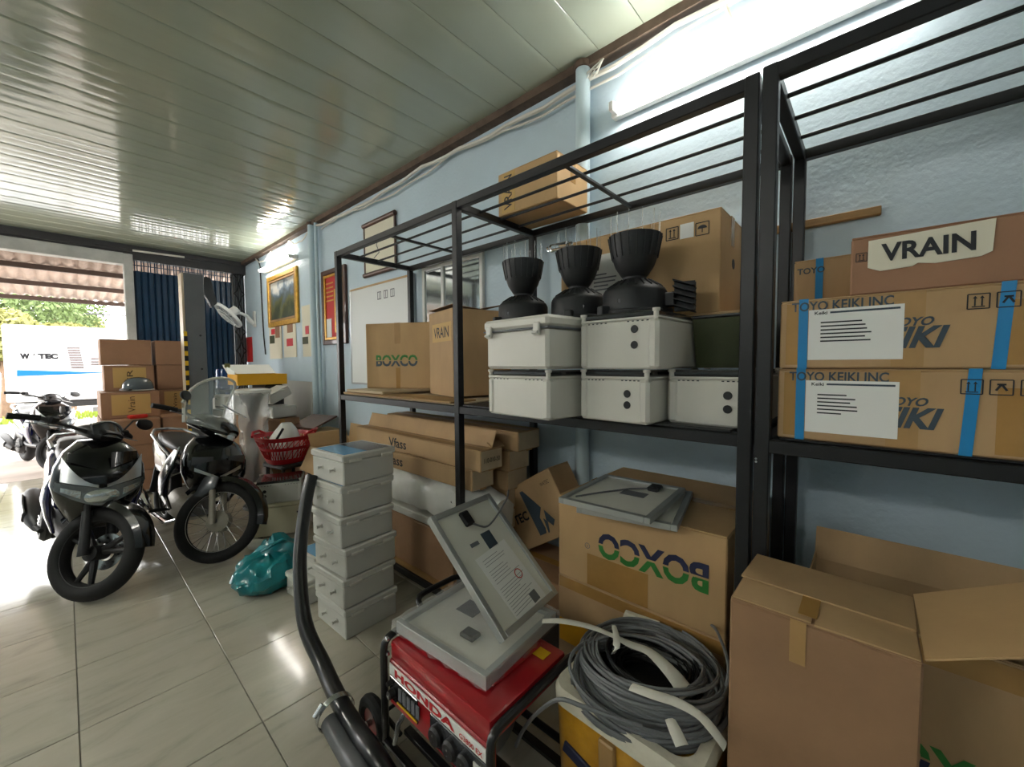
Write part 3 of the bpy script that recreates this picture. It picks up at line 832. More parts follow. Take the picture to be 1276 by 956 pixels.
# ================================================================== rain gauges
def gauge(label, loc, rz, s=1., louver=False):
    t = thing('rain_gauge', label, 'rain gauge', loc, rz)
    t.scale = (s, s, s)
    m = MB(); m.lathe([(.122, 0), (.126, .006), (.126, .016), (.121, .02), (.119, .088), (.112, .102), (.066, .132), (.045, .142)], 36); part(m, 'base', 'black_gauge', t)
    m = MB(); m.lathe([(.044, .138), (.044, .15), (.05, .156), (.072, .19), (.087, .235), (.096, .285), (.098, .305), (.092, .307), (.088, .29), (.066, .21), (.02, .17)], 32); o = part(m, 'funnel', 'black_gauge', t)
    fm = MB(); fm.box((0, 0, 0), (.006, .003, .085), .001); fme = fm.mesh('fin', 'black_gauge')
    for k in range(20):
        a = 2 * PI * k / 20; inst(fme, 'fin', o, (.0915 * math.cos(a), .0915 * math.sin(a), .262), (0, .19, a))
    rm = MB(); rm.box((0, 0, 0), (.05, .006, .008), .002); rme = rm.mesh('rib', 'black_gauge')
    for k in range(22):
        a = 2 * PI * k / 22; inst(rme, 'rib', t, (.082 * math.cos(a), .082 * math.sin(a), .1215), (0, .57, a))
    sm_ = MB(); sm_.cyl((0, 0, 0), (0, 0, .085), .0011, n=5); sme = sm_.mesh('spike', 'steel_bright')
    for k in range(12):
        a = 2 * PI * k / 12; inst(sme, 'spike', t, (.092 * math.cos(a), .092 * math.sin(a), .3))
    for a in (2.4, -.9, .6):
        part(one_box((.128 * math.cos(a), .128 * math.sin(a), .018), (.05, .035, .036), .004, rot=(0, 0, a)), 'foot_bracket', 'black_gauge', t)
    part(one_box((-.112, .02, .05), (.012, .026, .02), .003), 'badge', 'grey_gloss', t)
    if louver:
        br = part(one_box((.0, -.125, .055), (.05, .05, .05), .004), 'bracket', 'black_gauge', t)
        for k in range(5):
            m = MB(); m.box((0, -.18, .02 + k * .022), (.09, .075, .004), rot=(.35, 0, 0)); m.build('louver', 'black_gauge', br)
        for sx in (.03, .0):
            m = MB(); m.box((sx, -.18, .065), (.004, .07, .105)); m.build('louver_side', 'black_gauge', br)
    return t
zt = z0 + eh + .206
gauge('black rain gauge with bird spikes, beside the VRAIN carton', (1.50, 1.27, zt + .001), .3, 1.0)
gauge('black rain gauge with bird spikes, between two other gauges', (1.57, 1.0, zt + .006), 1.0, 1.03)
gauge('black rain gauge with louvered side bracket', (1.56, .728, zt + .004), .2, 1.05, True)
m = MB(); m.cyl((0, 0, 0), (0, .13, .004), .012, n=12); m.cyl((0, .02, .001), (0, .11, .003), .018, n=12)
o = tag(m.build('glass_vial', 'glass'), 'small clear vial lying across the rim of the middle gauge', 'vial'); o.location = (1.50, .99, zt + .335)

def smooth_pts(P, n=6):
    out = []
    for i in range(len(P) - 1):
        a, b, c, d = P[max(i - 1, 0)], P[i], P[i + 1], P[min(i + 2, len(P) - 1)]
        for k in range(n):
            t = k / n; out.append(.5 * ((2 * b) + (c - a) * t + (2 * a - 5 * b + 4 * c - d) * t * t + (3 * b - a - 3 * c + d) * t ** 3))
    out.append(P[-1]); return out
# ================================================================== things under the shelf
Z1 = .138
def carton2(label, x0, x1, y0, y1, z, H, **kw):
    return carton(label, ((x0 + x1) / 2, (y0 + y1) / 2, z), (x1 - x0, y1 - y0, H), **kw)
carton2('long plain brown carton lying on the bottom shelf boards', 1.46, 2.02, 1.78, 2.98, Z1, .31, mt='carton_brown', seam='y')
# white wrapped bundle
t = thing('wrapped_bundle', 'long bundle wrapped in white plastic film under the long cartons', 'bundle', (1.58, 2.18, .45))
m = MB(); rr = []
for i in range(25):
    y = -.70 + 1.42 * i / 24; k = 1 - .35 * abs(i / 12 - 1) ** 6; w_ = .115 * k + .012 * math.sin(i * 1.7); h_ = .118 * k + .008 * math.sin(i * 2.3 + 1)
    rr.append([(w_ * math.copysign(abs(math.cos(a)) ** .7, math.cos(a)) + .006 * math.sin(5 * a + i), y, .17 + h_ * math.copysign(abs(math.sin(a)) ** .7, math.sin(a)) + .006 * math.cos(4 * a + i * .7)) for a in [2 * PI * j / 18 for j in range(18)]])
m.rings(rr); part(m, 'wrapped_roll', 'film_white', t)
part(one_box((0, .02, .025), (.23, 1.36, .05), .006), 'pad', 'plastic_grey', t)
m = MB(); m.tube([(-.07, -.42, .22), (-.10, -.44, .29), (-.04, -.5, .30), (.0, -.52, .27)], .018, 8, flat=.35); part(m, 'loose_fold', 'film_white', t)
m = MB(); m.tube([(-.10, -.38, .2), (-.105, -.44, .18)], .014, 8); part(m, 'dark_end', 'black_plastic', t)
GV = 'long flat cartons piled under the shelf'
def long_carton(label, x0, x1, y0, y1, z, H, text=None, code=None, mt='carton'):
    t = carton2(label, x0, x1, y0, y1, z, H, mt=mt, seam='y', tape='tape_clear')
    D, L_ = x1 - x0, y1 - y0
    plate(t, 'end_sheet', 'carton_pale', 'y', (0, H / 2), D * .94, H * .9, L_=L_)
    if text: lettering(t, text, (-D / 2 - .001, .12, H * .5), h=H * .55, m='ink', width=.21, bold=.015, **FX)
    if code: lettering(t, code, (0, -L_ / 2 - .003, H * .5), h=H * .22, m='ink', width=D * .72, **FY)
    return t
long_carton('long flat Vfass carton resting on the white wrapped bundle', 1.47, 1.64, 1.62, 2.94, .745, .115, 'Vfass')
t = long_carton('long flat Vfass carton with an upright open flap, topmost at the front', 1.475, 1.645, 1.555, 2.93, .862, .118, 'Vfass', '110-010-50')
part(one_box((.03, 0, .118 + .045), (.004, 1.36, .10), rot=(0, .35, 0)), 'open_flap', 'carton', t)
part(one_box((.06, -.66, .13), (.1, .05, .004), rot=(.5, 0, 0)), 'open_flap', 'carton', t)
long_carton('long flat carton in the rear pile, lowest of them', 1.72, 1.90, 1.60, 2.95, .451, .122)
long_carton('long flat carton in the rear pile, second from the bottom', 1.72, 1.90, 1.60, 2.95, .574, .122)
long_carton('long flat carton in the rear pile, third from the bottom', 1.715, 1.895, 1.58, 2.93, .697, .12)
long_carton('long flat carton in the rear pile, just under the topmost', 1.71, 1.89, 1.56, 2.91, .818, .122)
long_carton('long flat carton lying on top of the rear pile', 1.72, 1.92, 1.50, 2.90, .941, .115)
# tilted carton with the big leaf emblem
carton2('plain dark brown carton on the bottom shelf under the tilted one', 1.66, 2.02, 1.06, 1.54, Z1, .165, mt='carton_brown')
D, W_, H = .20, .44, .36
ang = math.radians(-32)
t = thing('carton', 'tilted brown carton with a black leaf emblem, leaning on its corner', 'carton', (1.80 + D / 2, 1.24, .50), (ang, 0, 0))
YO = .12
part(one_box((0, YO, H / 2), (D, W_, H), .004), 'body', 'carton', t)
for s_ in (-1, 1): part(one_box((s_ * D / 4, YO, H + .002), (D / 2 - .003, W_, .004)), 'flap', 'carton', t)
x = -D / 2 - .001
lettering(t, 'TEC', (x, YO + .13, H * .50), h=.055, m='ink', width=.125, bold=.03, **FX)
def yz(px, py): return (x - .0004, YO + .06 - px * .2, H * .88 - py * .27)
m = MB(); m.slab([yz(.0, 0), yz(.13, .0), yz(.55, .48), yz(.36, .66), yz(.40, .9), yz(.36, 1.), yz(.10, 1.)], (-.0008, 0, 0)); part(m, 'leaf_emblem', 'ink_slate', t)
m = MB(); m.slab([yz(.62, .55), yz(.85, .82), yz(.72, .92), yz(.55, .76)], (-.0008, 0, 0)); m.slab([yz(.47, .70), yz(.58, .80), yz(.50, 1.0), yz(.44, 1.02)], (-.0008, 0, 0)); part(m, 'leaf_emblem', 'ink_slate', t)
lettering(t, 'WATEC', (x, YO - .15, H * .83), h=.022, m='ink', width=.07, **FX)
# two cartons by the black post
D, L_, H = .66, .68, .385
t = carton2('stained tan carton on the bottom shelf carrying the upside-down one', 1.425, 2.02, .335, 1.01, Z1, H, mt='carton', seam='y')
plate(t, 'stain_patch', 'yellow_carton', 'x', (.25, .14), .16, .1, D=.595)
plate(t, 'tape_strip', 'tape_tan', 'x', (0, H - .03), .66, .045, D=.595)
x0, x1, y0, y1, zb, H = 1.42, 2.03, .335, 1.005, Z1 + .388, .352
t = carton2('tan carton with its green and navy lettering upside down', x0, x1, y0, y1, zb, H, mt='carton_light', seam='y', tape='tape_tan')
D = x1 - x0; L_ = y1 - y0; cy_ = (y0 + y1) / 2
a, b = fx(742, 682, x0), fx(869, 714, x0)
c_ = fx(808, 698, x0)
lettering(t, 'BOXCO', (-D / 2 - .001, c_.y - cy_, c_.z - zb), rt=(0, 1, 0), up=(0, 0, -1), h=.105, m='ink', width=abs(a.y - b.y) * 1.06, bold=.035, two=('ink_green', 'ink_navy'))
m = MB(); p = fx(732, 680, x0); m.torus((0, 0, 0), .011, .0012, 20, 5, Matrix.Translation((-D / 2 - .001, p.y - cy_, p.z - zb)) @ Matrix.Rotation(PI / 2, 4, 'Y')); part(m, 'registered_ring', 'ink_grey', t)
lettering(t, 'R', (-D / 2 - .001, p.y - cy_, p.z - zb), rt=(0, 1, 0), up=(0, 0, -1), h=.01, m='ink_grey')
plate(t, 'tape_strip', 'tape_tan', 'x', (.06, .07), .26, .13, D=D)
zc = zb + H + .002

# solar panels
def solar(name, label, W_, L_, th, M=None, box_at=None, wrap=False, paper=False):
    """lies with its white back up: x width, y length, origin at the middle of its underside"""
    t = thing(name, label, 'solar panel')
    if M is not None: t.matrix_world = M
    fr = .022
    for (cx, cy, dx, dy) in ((-W_ / 2 + fr / 2, 0, fr, L_), (W_ / 2 - fr / 2, 0, fr, L_), (0, -L_ / 2 + fr / 2, W_ - 2 * fr, fr), (0, L_ / 2 - fr / 2, W_ - 2 * fr, fr)):
        part(one_box((cx, cy, th / 2), (dx, dy, th), .0015), 'frame_bar', 'panel_frame', t)
    part(one_box((0, 0, .004), (W_ - .01, L_ - .01, .004)), 'cell_sheet', 'navy_gloss', t)
    part(one_box((0, 0, th * .55), (W_ - 2 * fr + .002, L_ - 2 * fr + .002, .004)), 'back_sheet', 'panel_back', t)
    zt_ = th * .55 + .002
    bx = box_at or (0, L_ * .34)
    o = part(one_box((bx[0], bx[1], zt_ + .009), (.05, .065, .018), .006), 'junction_box', 'black_plastic', t)
    return t, zt_, o
def frame_M(o, ex, ey):
    ex = Vector(ex).normalized(); ey = Vector(ey); ey = (ey - ex * ey.dot(ex)).normalized(); ez = ex.cross(ey)
    M = Matrix.Identity(4)
    for i in range(3): M[i][0] = ex[i]; M[i][1] = ey[i]; M[i][2] = ez[i]; M[i][3] = Vector(o)[i]
    return M
A, Bq, Cq, Dq = [fz(*q, zc + .045) for q in ((753, 591), (843, 604), (820.6, 650), (697.6, 622.8))]
ctr = (A + Bq + Cq + Dq) / 4; ctr.z = zc + .024
t, zz, jb = solar('solar_panel', 'small solar panel with a coiled lead, upper of two on the upside-down carton', .36, .42, .022, frame_M(ctr, (.06, -1, 0), (1, .06, 0)), box_at=(.08, .13))
plate(t, 'rating_plate', 'ink_grey', 'z', (.03, .03), .1, .06, H=zz)
m = MB(); m.tube([(.08, .12, zz + .01), (.0, .06, zz + .008), (-.08, -.06, zz + .007), (-.13, -.16, zz + .008)], .004, 6); m.build('lead', 'cable_grey', jb)
t, zz, jb = solar('solar_panel', 'small solar panel under another one on the upside-down carton', .36, .42, .022, frame_M(ctr + Vector((.03, -.045, -.0235)), (.2, -1, 0), (1, .2, 0)))

# ================================================================== generator
GX, GY = .745, 1.02
gen = thing('generator', 'red portable generator with black tube frame and two wheels', 'generator', (GX + .19, GY, 0))
hx, hy = .19, .262
def frame_tube(pts, r=.0135):
    # rounded polyline
    P = [Vector(p) for p in pts]; out = [P[0]]
    for i in range(1, len(P) - 1):
        a = P[i] + (P[i - 1] - P[i]).normalized() * .045; b = P[i] + (P[i + 1] - P[i]).normalized() * .045
        for t in (0, .33, .66, 1): out.append((a * (1 - t) + P[i] * t) * (1 - t) + (P[i] * (1 - t) + b * t) * t)
    out.append(P[-1])
    m = MB(); m.tube(out, r, 10); return m
for s_, zt_ in ((1, .475), (-1, .44)):
    y = s_ * (hy + .012)
    part(frame_tube([(hx + .03, y, .07), (hx + .03, y, zt_), (-hx - .012, y, zt_ - .02 * (s_ > 0)), (-hx - .012, y, .07)]), 'frame_loop', 'gen_black', gen)
for x_ in (-hx - .012, hx + .03): part(frame_tube([(x_, -hy - .012, .075), (x_, hy + .012, .075)]), 'frame_rail', 'gen_black', gen)
part(frame_tube([(hx + .03, hy + .01, .46), (hx + .03, hy + .08, .50), (-.02, hy + .08, .50), (-.02, hy + .01, .46)], .012), 'carry_handle', 'gen_black', gen)
for x_ in (-.12, .16): part(one_box((x_, 0, .06), (.03, 2 * hy, .02), .003), 'cross_bar', 'gen_black', gen)
m = MB(); m.box((0, 0, .415), (.375, .515, .075), .014, seg=2); o = part(m, 'tank', 'gen_red', gen)
m = MB(); m.box((.03, 0, .457), (.25, .36, .014), .006); m.build('tank_top', 'gen_red', o)
m = MB(); m.box((.12, -.2, .4545), (.045, .05, .001)); m.build('warning_sticker', 'hazard_yellow', o)
m = MB(); m.box((-.175, 0, .3), (.03, .515, .165), .004); part(m, 'front_panel', 'gen_red', gen)
part(one_box((-.1925, .0, .352), (.003, .50, .04)), 'name_strip', 'paper', gen)
lettering(gen, 'HONDA', (-.1942, .05, .352), h=.029, m='ink_red', width=.33, bold=.045, **FX)
lettering(gen, 'G3800 EX', (-.1942, -.185, .347), h=.016, m='ink_red', width=.1, bold=.02, **FX)
part(one_box((-.1925, .165, .285), (.006, .17, .085), .002), 'switch_plate', 'dark_screen', gen)
part(one_box((-.1925, -.12, .28), (.006, .26, .095), .002), 'socket_plate', 'grey_gloss', gen)
part(one_box((-.197, .14, .252), (.002, .12, .006)), 'yellow_bar', 'hazard_yellow', gen)
for k in range(5): part(one_box((-.197, .18 - k * .026, .29), (.003, .018, .045)), 'gauge_window', 'ink_grey', gen)
for yy, zz, r_ in ((.225, .275, .018), (.235, .31, .01)):
    m = MB(); m.cyl((-.192, yy, zz), (-.215, yy, zz), r_, r_ * .8, 16); part(m, 'knob', 'black_plastic', gen)
m = MB(); m.cyl((-.215, .225, .275), (-.219, .225, .275), .009, n=12); part(m, 'key', 'steel_bright', gen)
for yy in (-.03, -.10, -.165):
    m = MB(); m.lathe([(.03, 0), (.03, .012), (.024, .02), (.012, .021)], 20, Matrix.Translation((-.195, yy, .28)) @ Matrix.Rotation(-PI / 2, 4, 'Y')); o = part(m, 'socket', 'black_plastic', gen)
    for dz in (-.01, .01):
        m = MB(); m.cyl((-.213, yy, .28 + dz), (-.217, yy, .28 + dz), .0035, n=8); m.build('contact', 'steel_bright', o)
part(one_box((-.197, -.222, .28), (.004, .05, .06), .003), 'breaker_plate', 'plastic_grey', gen)
m = MB(); m.cyl((-.198, -.222, .27), (-.205, -.222, .27), .009, n=12); part(m, 'breaker', 'ink', gen)
for yy in (-.23, -.21):
    m = MB(); m.cyl((-.19, yy, .232), (-.225, yy, .232), .009, n=10); part(m, 'terminal', 'red_plastic' if yy < -.22 else 'steel_bright', gen)
m = MB(); m.lathe([(.12, -.2), (.125, -.19), (.125, .0), (.1, .03), (.06, .04)], 24, Matrix.Translation((.02, -.06, .2)) @ Matrix.Rotation(PI / 2, 4, 'X')); part(m, 'alternator', 'alloy', gen)
part(one_box((.02, .14, .19), (.24, .2, .2), .02), 'engine_block', 'gen_black', gen)
for k in range(6): part(one_box((.02, .245 + .0, .12 + k * .026), (.22, .02, .008)), 'cooling_fin', 'alloy', gen)
m = MB(); m.cyl((-.1, -.05, .16), (-.1, -.22, .16), .055, n=20); part(m, 'battery_can', 'black_plastic', gen)
m = MB(); m.tube([(-.17, .17, .235), (-.2, .19, .18), (-.21, .2, .11)], .009, 8); part(m, 'choke_lever', 'steel_bright', gen)
for z_, y_ in ((.40, .262), (.40, -.262), (.25, .262), (.25, -.262), (.455, .262), (.17, -.262)):
    m = MB(); m.lathe([(.009, 0), (.009, .008), (.005, .011)], 10, Matrix.Translation((-.19, y_, z_)) @ Matrix.Rotation(-PI / 2, 4, 'Y')); part(m, 'bolt', 'steel_bright', gen)
for x_ in (-.2, .2):
    M_ = Matrix.Translation((x_, hy + .1, .092)) @ Matrix.Rotation(PI / 2, 4, 'Y')
    m = MB(); m.torus((0, 0, 0), .068, .024, 32, 10, M_, 1.0); o = part(m, 'wheel', 'black_rubber', gen)
    m = MB(); m.lathe([(.05, -.012), (.052, .0), (.05, .012), (.03, .006), (.028, -.004)], 24, M_); m.build('rim', 'gen_red', o)
    m = MB(); m.lathe([(.012, -.03), (.012, .03)], 12, M_); m.build('hub', 'steel_bright', o)
part(frame_tube([(-.2, hy + .1, .092), (.2, hy + .1, .092)], .007), 'axle', 'gen_black', gen)
for x_ in (-.16, .16): part(frame_tube([(x_, hy - .02, .08), (x_, hy + .1, .092)], .009), 'axle_arm', 'gen_black', gen)
for x_ in (-.17, .19):
    m = MB(); m.cyl((x_, -hy, .0), (x_, -hy, .07), .018, .014, 12); part(m, 'rubber_foot', 'black_rubber', gen)
# wrapped panels lying on the generator
ctr = Vector((GX + .245, 1.07, .4655))
t, zz, jb = solar('solar_panel', 'film-wrapped solar panel lying flat on the red generator', .40, .44, .045, frame_M(ctr, (1, .07, 0), (-.07, 1, 0)), box_at=(-.08, -.04))
plate(t, 'rating_plate', 'ink_grey', 'z', (.04, .07), .08, .09, H=zz)
m = MB(); n = 22
def wr(i, j):
    x = -.21 + .42 * i / n; y = -.23 + .46 * j / n
    return (x, y, .049 + .004 * math.sin(i * 1.3 + j * .7) * math.cos(j * 1.1))
gv = [[m.bm.verts.new(wr(i, j)) for j in range(n + 1)] for i in range(n + 1)]
for i in range(n):
    for j in range(n): m.bm.faces.new((gv[i][j], gv[i + 1][j], gv[i + 1][j + 1], gv[i][j + 1]))
rim = [(i, 0) for i in range(n)] + [(n, j) for j in range(n)] + [(n - i, n) for i in range(n)] + [(0, n - j) for j in range(n)]
low = [m.bm.verts.new((gv[i][j].co.x + random.uniform(-.006, .006), gv[i][j].co.y + random.uniform(-.006, .006), .002 + random.uniform(0, .01))) for i, j in rim]
for k in range(len(rim)):
    i, j = rim[k]; i2, j2 = rim[(k + 1) % len(rim)]
    m.bm.faces.new((gv[i][j], gv[i2][j2], low[(k + 1) % len(rim)], low[k]))
part(m, 'wrapping_film', 'film_wrap', t, smooth=60)
# leaning panel
BL, BR = Vector((.966, .893, .53)), Vector((1.307, .922, .53)); TL = Vector((.897, 1.239, .862)); TR = Vector((1.237, 1.269, .862))
ex = (BR - BL); ey = ((TL + TR) - (BL + BR)) / 2; W_ = ex.length + .01; Lp = ey.length + .01
Mf = frame_M((BL + BR + TL + TR) / 4, ex, ey)
Mf.translation = Mf.translation - Mf.to_3x3() @ Vector((0, 0, .03))
t, zz, jb = solar('solar_panel', 'solar panel with a pasted paper sheet leaning over the generator', W_, Lp, .03, Mf, box_at=(-.02, Lp * .37))
m = MB(); p0 = Vector((0, Lp * .33, zz + .012))
m.tube(smooth_pts([p0 + Vector((-.01, -.01, 0)), p0 + Vector((.04, -.045, .0)), p0 + Vector((.10, -.035, .005)), p0 + Vector((.18, .0, .02)), p0 + Vector((.25, .03, .01)), p0 + Vector((.33, .07, -.03))]), .004, 6); m.build('lead', 'cable_grey', jb)
plate(t, 'rating_plate', 'ink_slate', 'z', (.03, Lp * .14), .055, .07, H=zz, rot=0)
plate(t, 'name_plate', 'ink_grey', 'z', (-.05, Lp * .16), .045, .016, H=zz)
sh = plate(t, 'paper_sheet', 'paper', 'z', (.015, -.1), .19, .27, H=zz, rot=.08)
mb = MB()
for k in range(20):
    if k in (3, 9): continue
    w_ = random.uniform(.09, .16); mb.box((.015 - .08 + w_ / 2, .01 - k * .0115, zz + .0022), (w_, .0014, .0006), rot=(0, 0, .08))
mb.build('print', 'ink_grey', sh)
m = MB(); m.torus((.06, -.1, zz + .0022), .018, .002, 20, 4, None, .2); m.build('stamp', 'ink_red', sh)
m = MB(); m.box((.065, -.2, zz + .0022), (.04, .04, .0006), rot=(0, 0, .08)); m.build('grey_print', 'ink_grey', sh)

# ================================================================== foam box with cable coils
fb = thing('foam_box', 'open foam box covered in yellow tape, filled with cable coils', 'box', (1.175, .497, 0), -.03)
fw, fd, fh, ft = .40, .445, .445, .032
def rr_(w_, d_, z, n=6, r=.05):
    out = []
    for cx, cy, a0 in ((w_ / 2 - r, d_ / 2 - r, 0), (-w_ / 2 + r, d_ / 2 - r, PI / 2), (-w_ / 2 + r, -d_ / 2 + r, PI), (w_ / 2 - r, -d_ / 2 + r, 1.5 * PI)):
        for k in range(n): a = a0 + PI / 2 * k / (n - 1); out.append((cx + r * math.cos(a), cy + r * math.sin(a), z))
    return out
m = MB(); m.rings([rr_(fw - .05, fd - .05, 0), rr_(fw - .02, fd - .02, .1), rr_(fw, fd, fh - .03)]); part(m, 'taped_side', 'foam_yellow', fb)
m = MB(); zf = fh
prof = [rr_(fw + .006, fd + .006, fh - .05), rr_(fw + .008, fd + .008, fh - .012), rr_(fw - .004, fd - .004, zf + .004), rr_(fw - 2 * ft, fd - 2 * ft, zf), rr_(fw - 2 * ft - .01, fd - 2 * ft - .01, fh - .028)]
m.rings(prof, cap=False); part(m, 'rim', 'foam_white', fb)
for y_ in (.12, -.1):
    part(one_box((-fw / 2 + .002, y_, .26), (.012, .11, .035), .003, rot=(.25, 0, 0)), 'navy_stripe', 'ink_navy', fb)
for y_ in (.02, -.17):
    part(one_box((-fw / 2 + .003, y_, .2), (.02, .05, .38), .004, rot=(0, -.04, 0)), 'tape_band', 'tape_clear', fb)
m = MB()
m.slab([(fw / 2 - .03, .02, fh - .02), (fw / 2 - .03, .2, fh - .02), (fw / 2 + .015, .19, fh + .05), (fw / 2 + .02, .06, fh + .06)], (.012, 0, .004)); part(m, 'torn_foam_edge', 'foam_white', fb)
def coil(label, c, R0, R1, z0_, z1_, n, m_, r, seed, tilt=(0, 0, 0), sq=.88):
    rnd = random.Random(seed); pts = []
    seg = 36; prevR = rnd.uniform(R0, R1); prevz = z0_
    for k in range(n):
        R_ = rnd.uniform(R0, R1); z_ = z0_ + (z1_ - z0_) * (k + 1) / n + rnd.uniform(-.012, .012); ox, oy = rnd.uniform(-.008, .008), rnd.uniform(-.008, .008)
        for i in range(seg):
            t = i / seg; q = prevR + (R_ - prevR) * t; a = 2 * PI * t
            pts.append((q * sq * math.cos(a) + ox * t, q * math.sin(a) + oy * t, prevz + (z_ - prevz) * t + .010 * math.sin(2 * a + k)))
        prevR, prevz = R_, z_
    m = MB(); m.tube(pts, r, 6); o = m.build('cable_coil', m_, loc=c, rot=tilt, smooth=60); tag(o, label, 'cable'); return o
coil('coil of grey cable filling the top of the foam box', (1.185, .495, .425), .155, .228, 0, .11, 40, 'cable_grey', .0056, 11, (-.05, .06, 0))
coil('coil of grey cable sagging over the front edge of the foam box', (1.125, .495, .44), .19, .215, .0, .07, 10, 'cable_grey', .0056, 5, (.02, -.20, .3), .72)
coil('coil of black cable inside the grey coil', (1.185, .49, .435), .085, .145, 0, .08, 24, 'cable_black', .0045, 21)
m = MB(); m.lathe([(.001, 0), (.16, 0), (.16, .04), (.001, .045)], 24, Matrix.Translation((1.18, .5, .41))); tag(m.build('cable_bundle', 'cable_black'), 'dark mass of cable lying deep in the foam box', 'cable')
def ribbon(name, label, pts, wd, m_, cat, twist=None):
    m = MB(); P = smooth_pts([Vector(p) for p in pts], 4); L1 = []; n_ = len(P)
    if isinstance(wd, list): wd = [wd[min(int(i / 4), len(wd) - 1)] * (1 - (i % 4) / 4) + wd[min(int(i / 4) + 1, len(wd) - 1)] * (i % 4) / 4 for i in range(n_)]
    for i in range(n_):
        t = (P[min(i + 1, n_ - 1)] - P[max(i - 1, 0)]).normalized(); s_ = t.cross(Vector((0, 0, 1))).normalized()
        w_ = wd[i] if isinstance(wd, list) else wd
        tw = twist[i] if twist else 0
        s_ = Matrix.Rotation(tw, 3, t) @ s_; nn = s_.cross(t)
        L1.append([P[i] - s_ * w_ / 2, P[i] - s_ * w_ / 5 + nn * w_ * .16, P[i] + s_ * w_ / 5 + nn * w_ * .12, P[i] + s_ * w_ / 2, P[i] + s_ * w_ / 5 + nn * (w_ * .12 - .003), P[i] - s_ * w_ / 5 + nn * (w_ * .16 - .003)])
    m.rings(L1); o = m.build(name, m_); return tag(o, label, cat)
zr = .545
def rp(pl): return [fz(u, v, zr + dz) for u, v, dz in pl]
ribbon('cloth_strip', 'white cloth strip knotted across the grey cable coil', rp([(676, 774, .02), (700, 774, .03), (735, 781, .03), (765, 793, .025), (785, 803, .02), (810, 813, .015), (838, 840, .005), (858, 868, -.02)]), [.024, .03, .026, .02, .032, .036, .05, .06], 'cloth_white', 'cloth')
ribbon('cloth_strip', 'white cloth strip crossing the middle of the black coil', rp([(787, 856, 0), (815, 866, .015), (845, 876, .02), (872, 892, .02), (890, 912, .02), (903, 930, .0)]), [.034, .036, .034, .028, .026, .034], 'cloth_white', 'cloth')
ribbon('cloth_strip', 'short white cloth strip hanging into the coil', rp([(835, 897, .0), (842, 912, .0), (850, 930, -.01)]), [.026, .032, .034], 'cloth_white', 'cloth')
ribbon('cloth_strip', 'crumpled white cloth knot tied round the grey coil', rp([(765, 780, .035), (768, 793, .04), (768, 806, .03), (764, 815, .0)]), [.014, .02, .022, .018], 'cloth_white', 'cloth')
m = MB(); m.tube(smooth_pts([fz(*q) for q in ((800, 905, .52), (760, 893, .53), (725, 880, .54), (695, 872, .53), (668, 890, .42), (652, 910, .33), (643, 930, .25))]), .0056, 6)
tag(m.build('cable', 'cable_grey'), 'loose end of grey cable hanging out of the foam box', 'cable')
m = MB(); m.tube(smooth_pts([fz(*q) for q in ((905, 855, .56), (908, 832, .6), (900, 802, .6), (885, 778, .56), (850, 775, .53))]), .005, 6)
tag(m.build('cable', 'cable_grey'), 'single grey cable loop standing up from the coil', 'cable')

# ================================================================== big cartons in the corner
D, L_, H = .30, .335, .87
t = carton('tall tan carton with taped flaps beside the foam box', (1.075 + D / 2, .245 - L_ / 2, 0), (D, L_, H), mt='carton_brown', seam='y', tape=None)
part(one_box((-.075, .085, H + .0035), (.14, .155, .004), rot=(0, -.03, .0)), 'lifted_flap', 'carton', t)
part(one_box((-.078, -.08, H + .0045), (.14, .165, .004), rot=(0, -.05, .02)), 'lifted_flap', 'carton', t)
part(one_box((.045, .0, H + .007), (.18, .33, .004), rot=(0, .04, -.02)), 'lifted_flap', 'carton', t)
part(one_box((-.09, .015, H + .0095), (.09, .035, .001)), 'tape', 'tape_tan', t)
plate(t, 'tape_strip', 'tape_clear', 'x', (.03, H - .05), .03, .1, D=D)
part(one_box((0, -L_ / 2 - .105, H + .062), (D - .01, .235, .004), rot=(-.5, 0, 0)), 'side_flap', 'carton_light', t)
D, L_, H = .40, .72, .63
cy2 = -.225
t = carton('open tan carton with green lettering on the bottom shelf', (1.39 + D / 2, cy2, .138), (D, L_, H), mt='carton', open_top=True)
part(one_box((D / 2 + .005, 0, H + .03), (.004, L_, .11), rot=(0, .35, 0)), 'back_flap', 'carton', t)
part(one_box((-D / 2 + .07, 0, H - .035), (.15, L_ - .01, .004), rot=(0, .5, 0)), 'front_flap', 'carton_light', t)
plate(t, 'tape_strip', 'tape_tan', 'x', (0, H - .035), L_ - .01, .06, D=D)
c_ = fx(1192, 958, 1.39)
lettering(t, 'BOXCO', (-D / 2 - .001, c_.y - cy2, c_.z - .138 - .012), h=.085, m='ink', width=.34, bold=.035, two=('ink_green', 'ink_navy'), **FX)

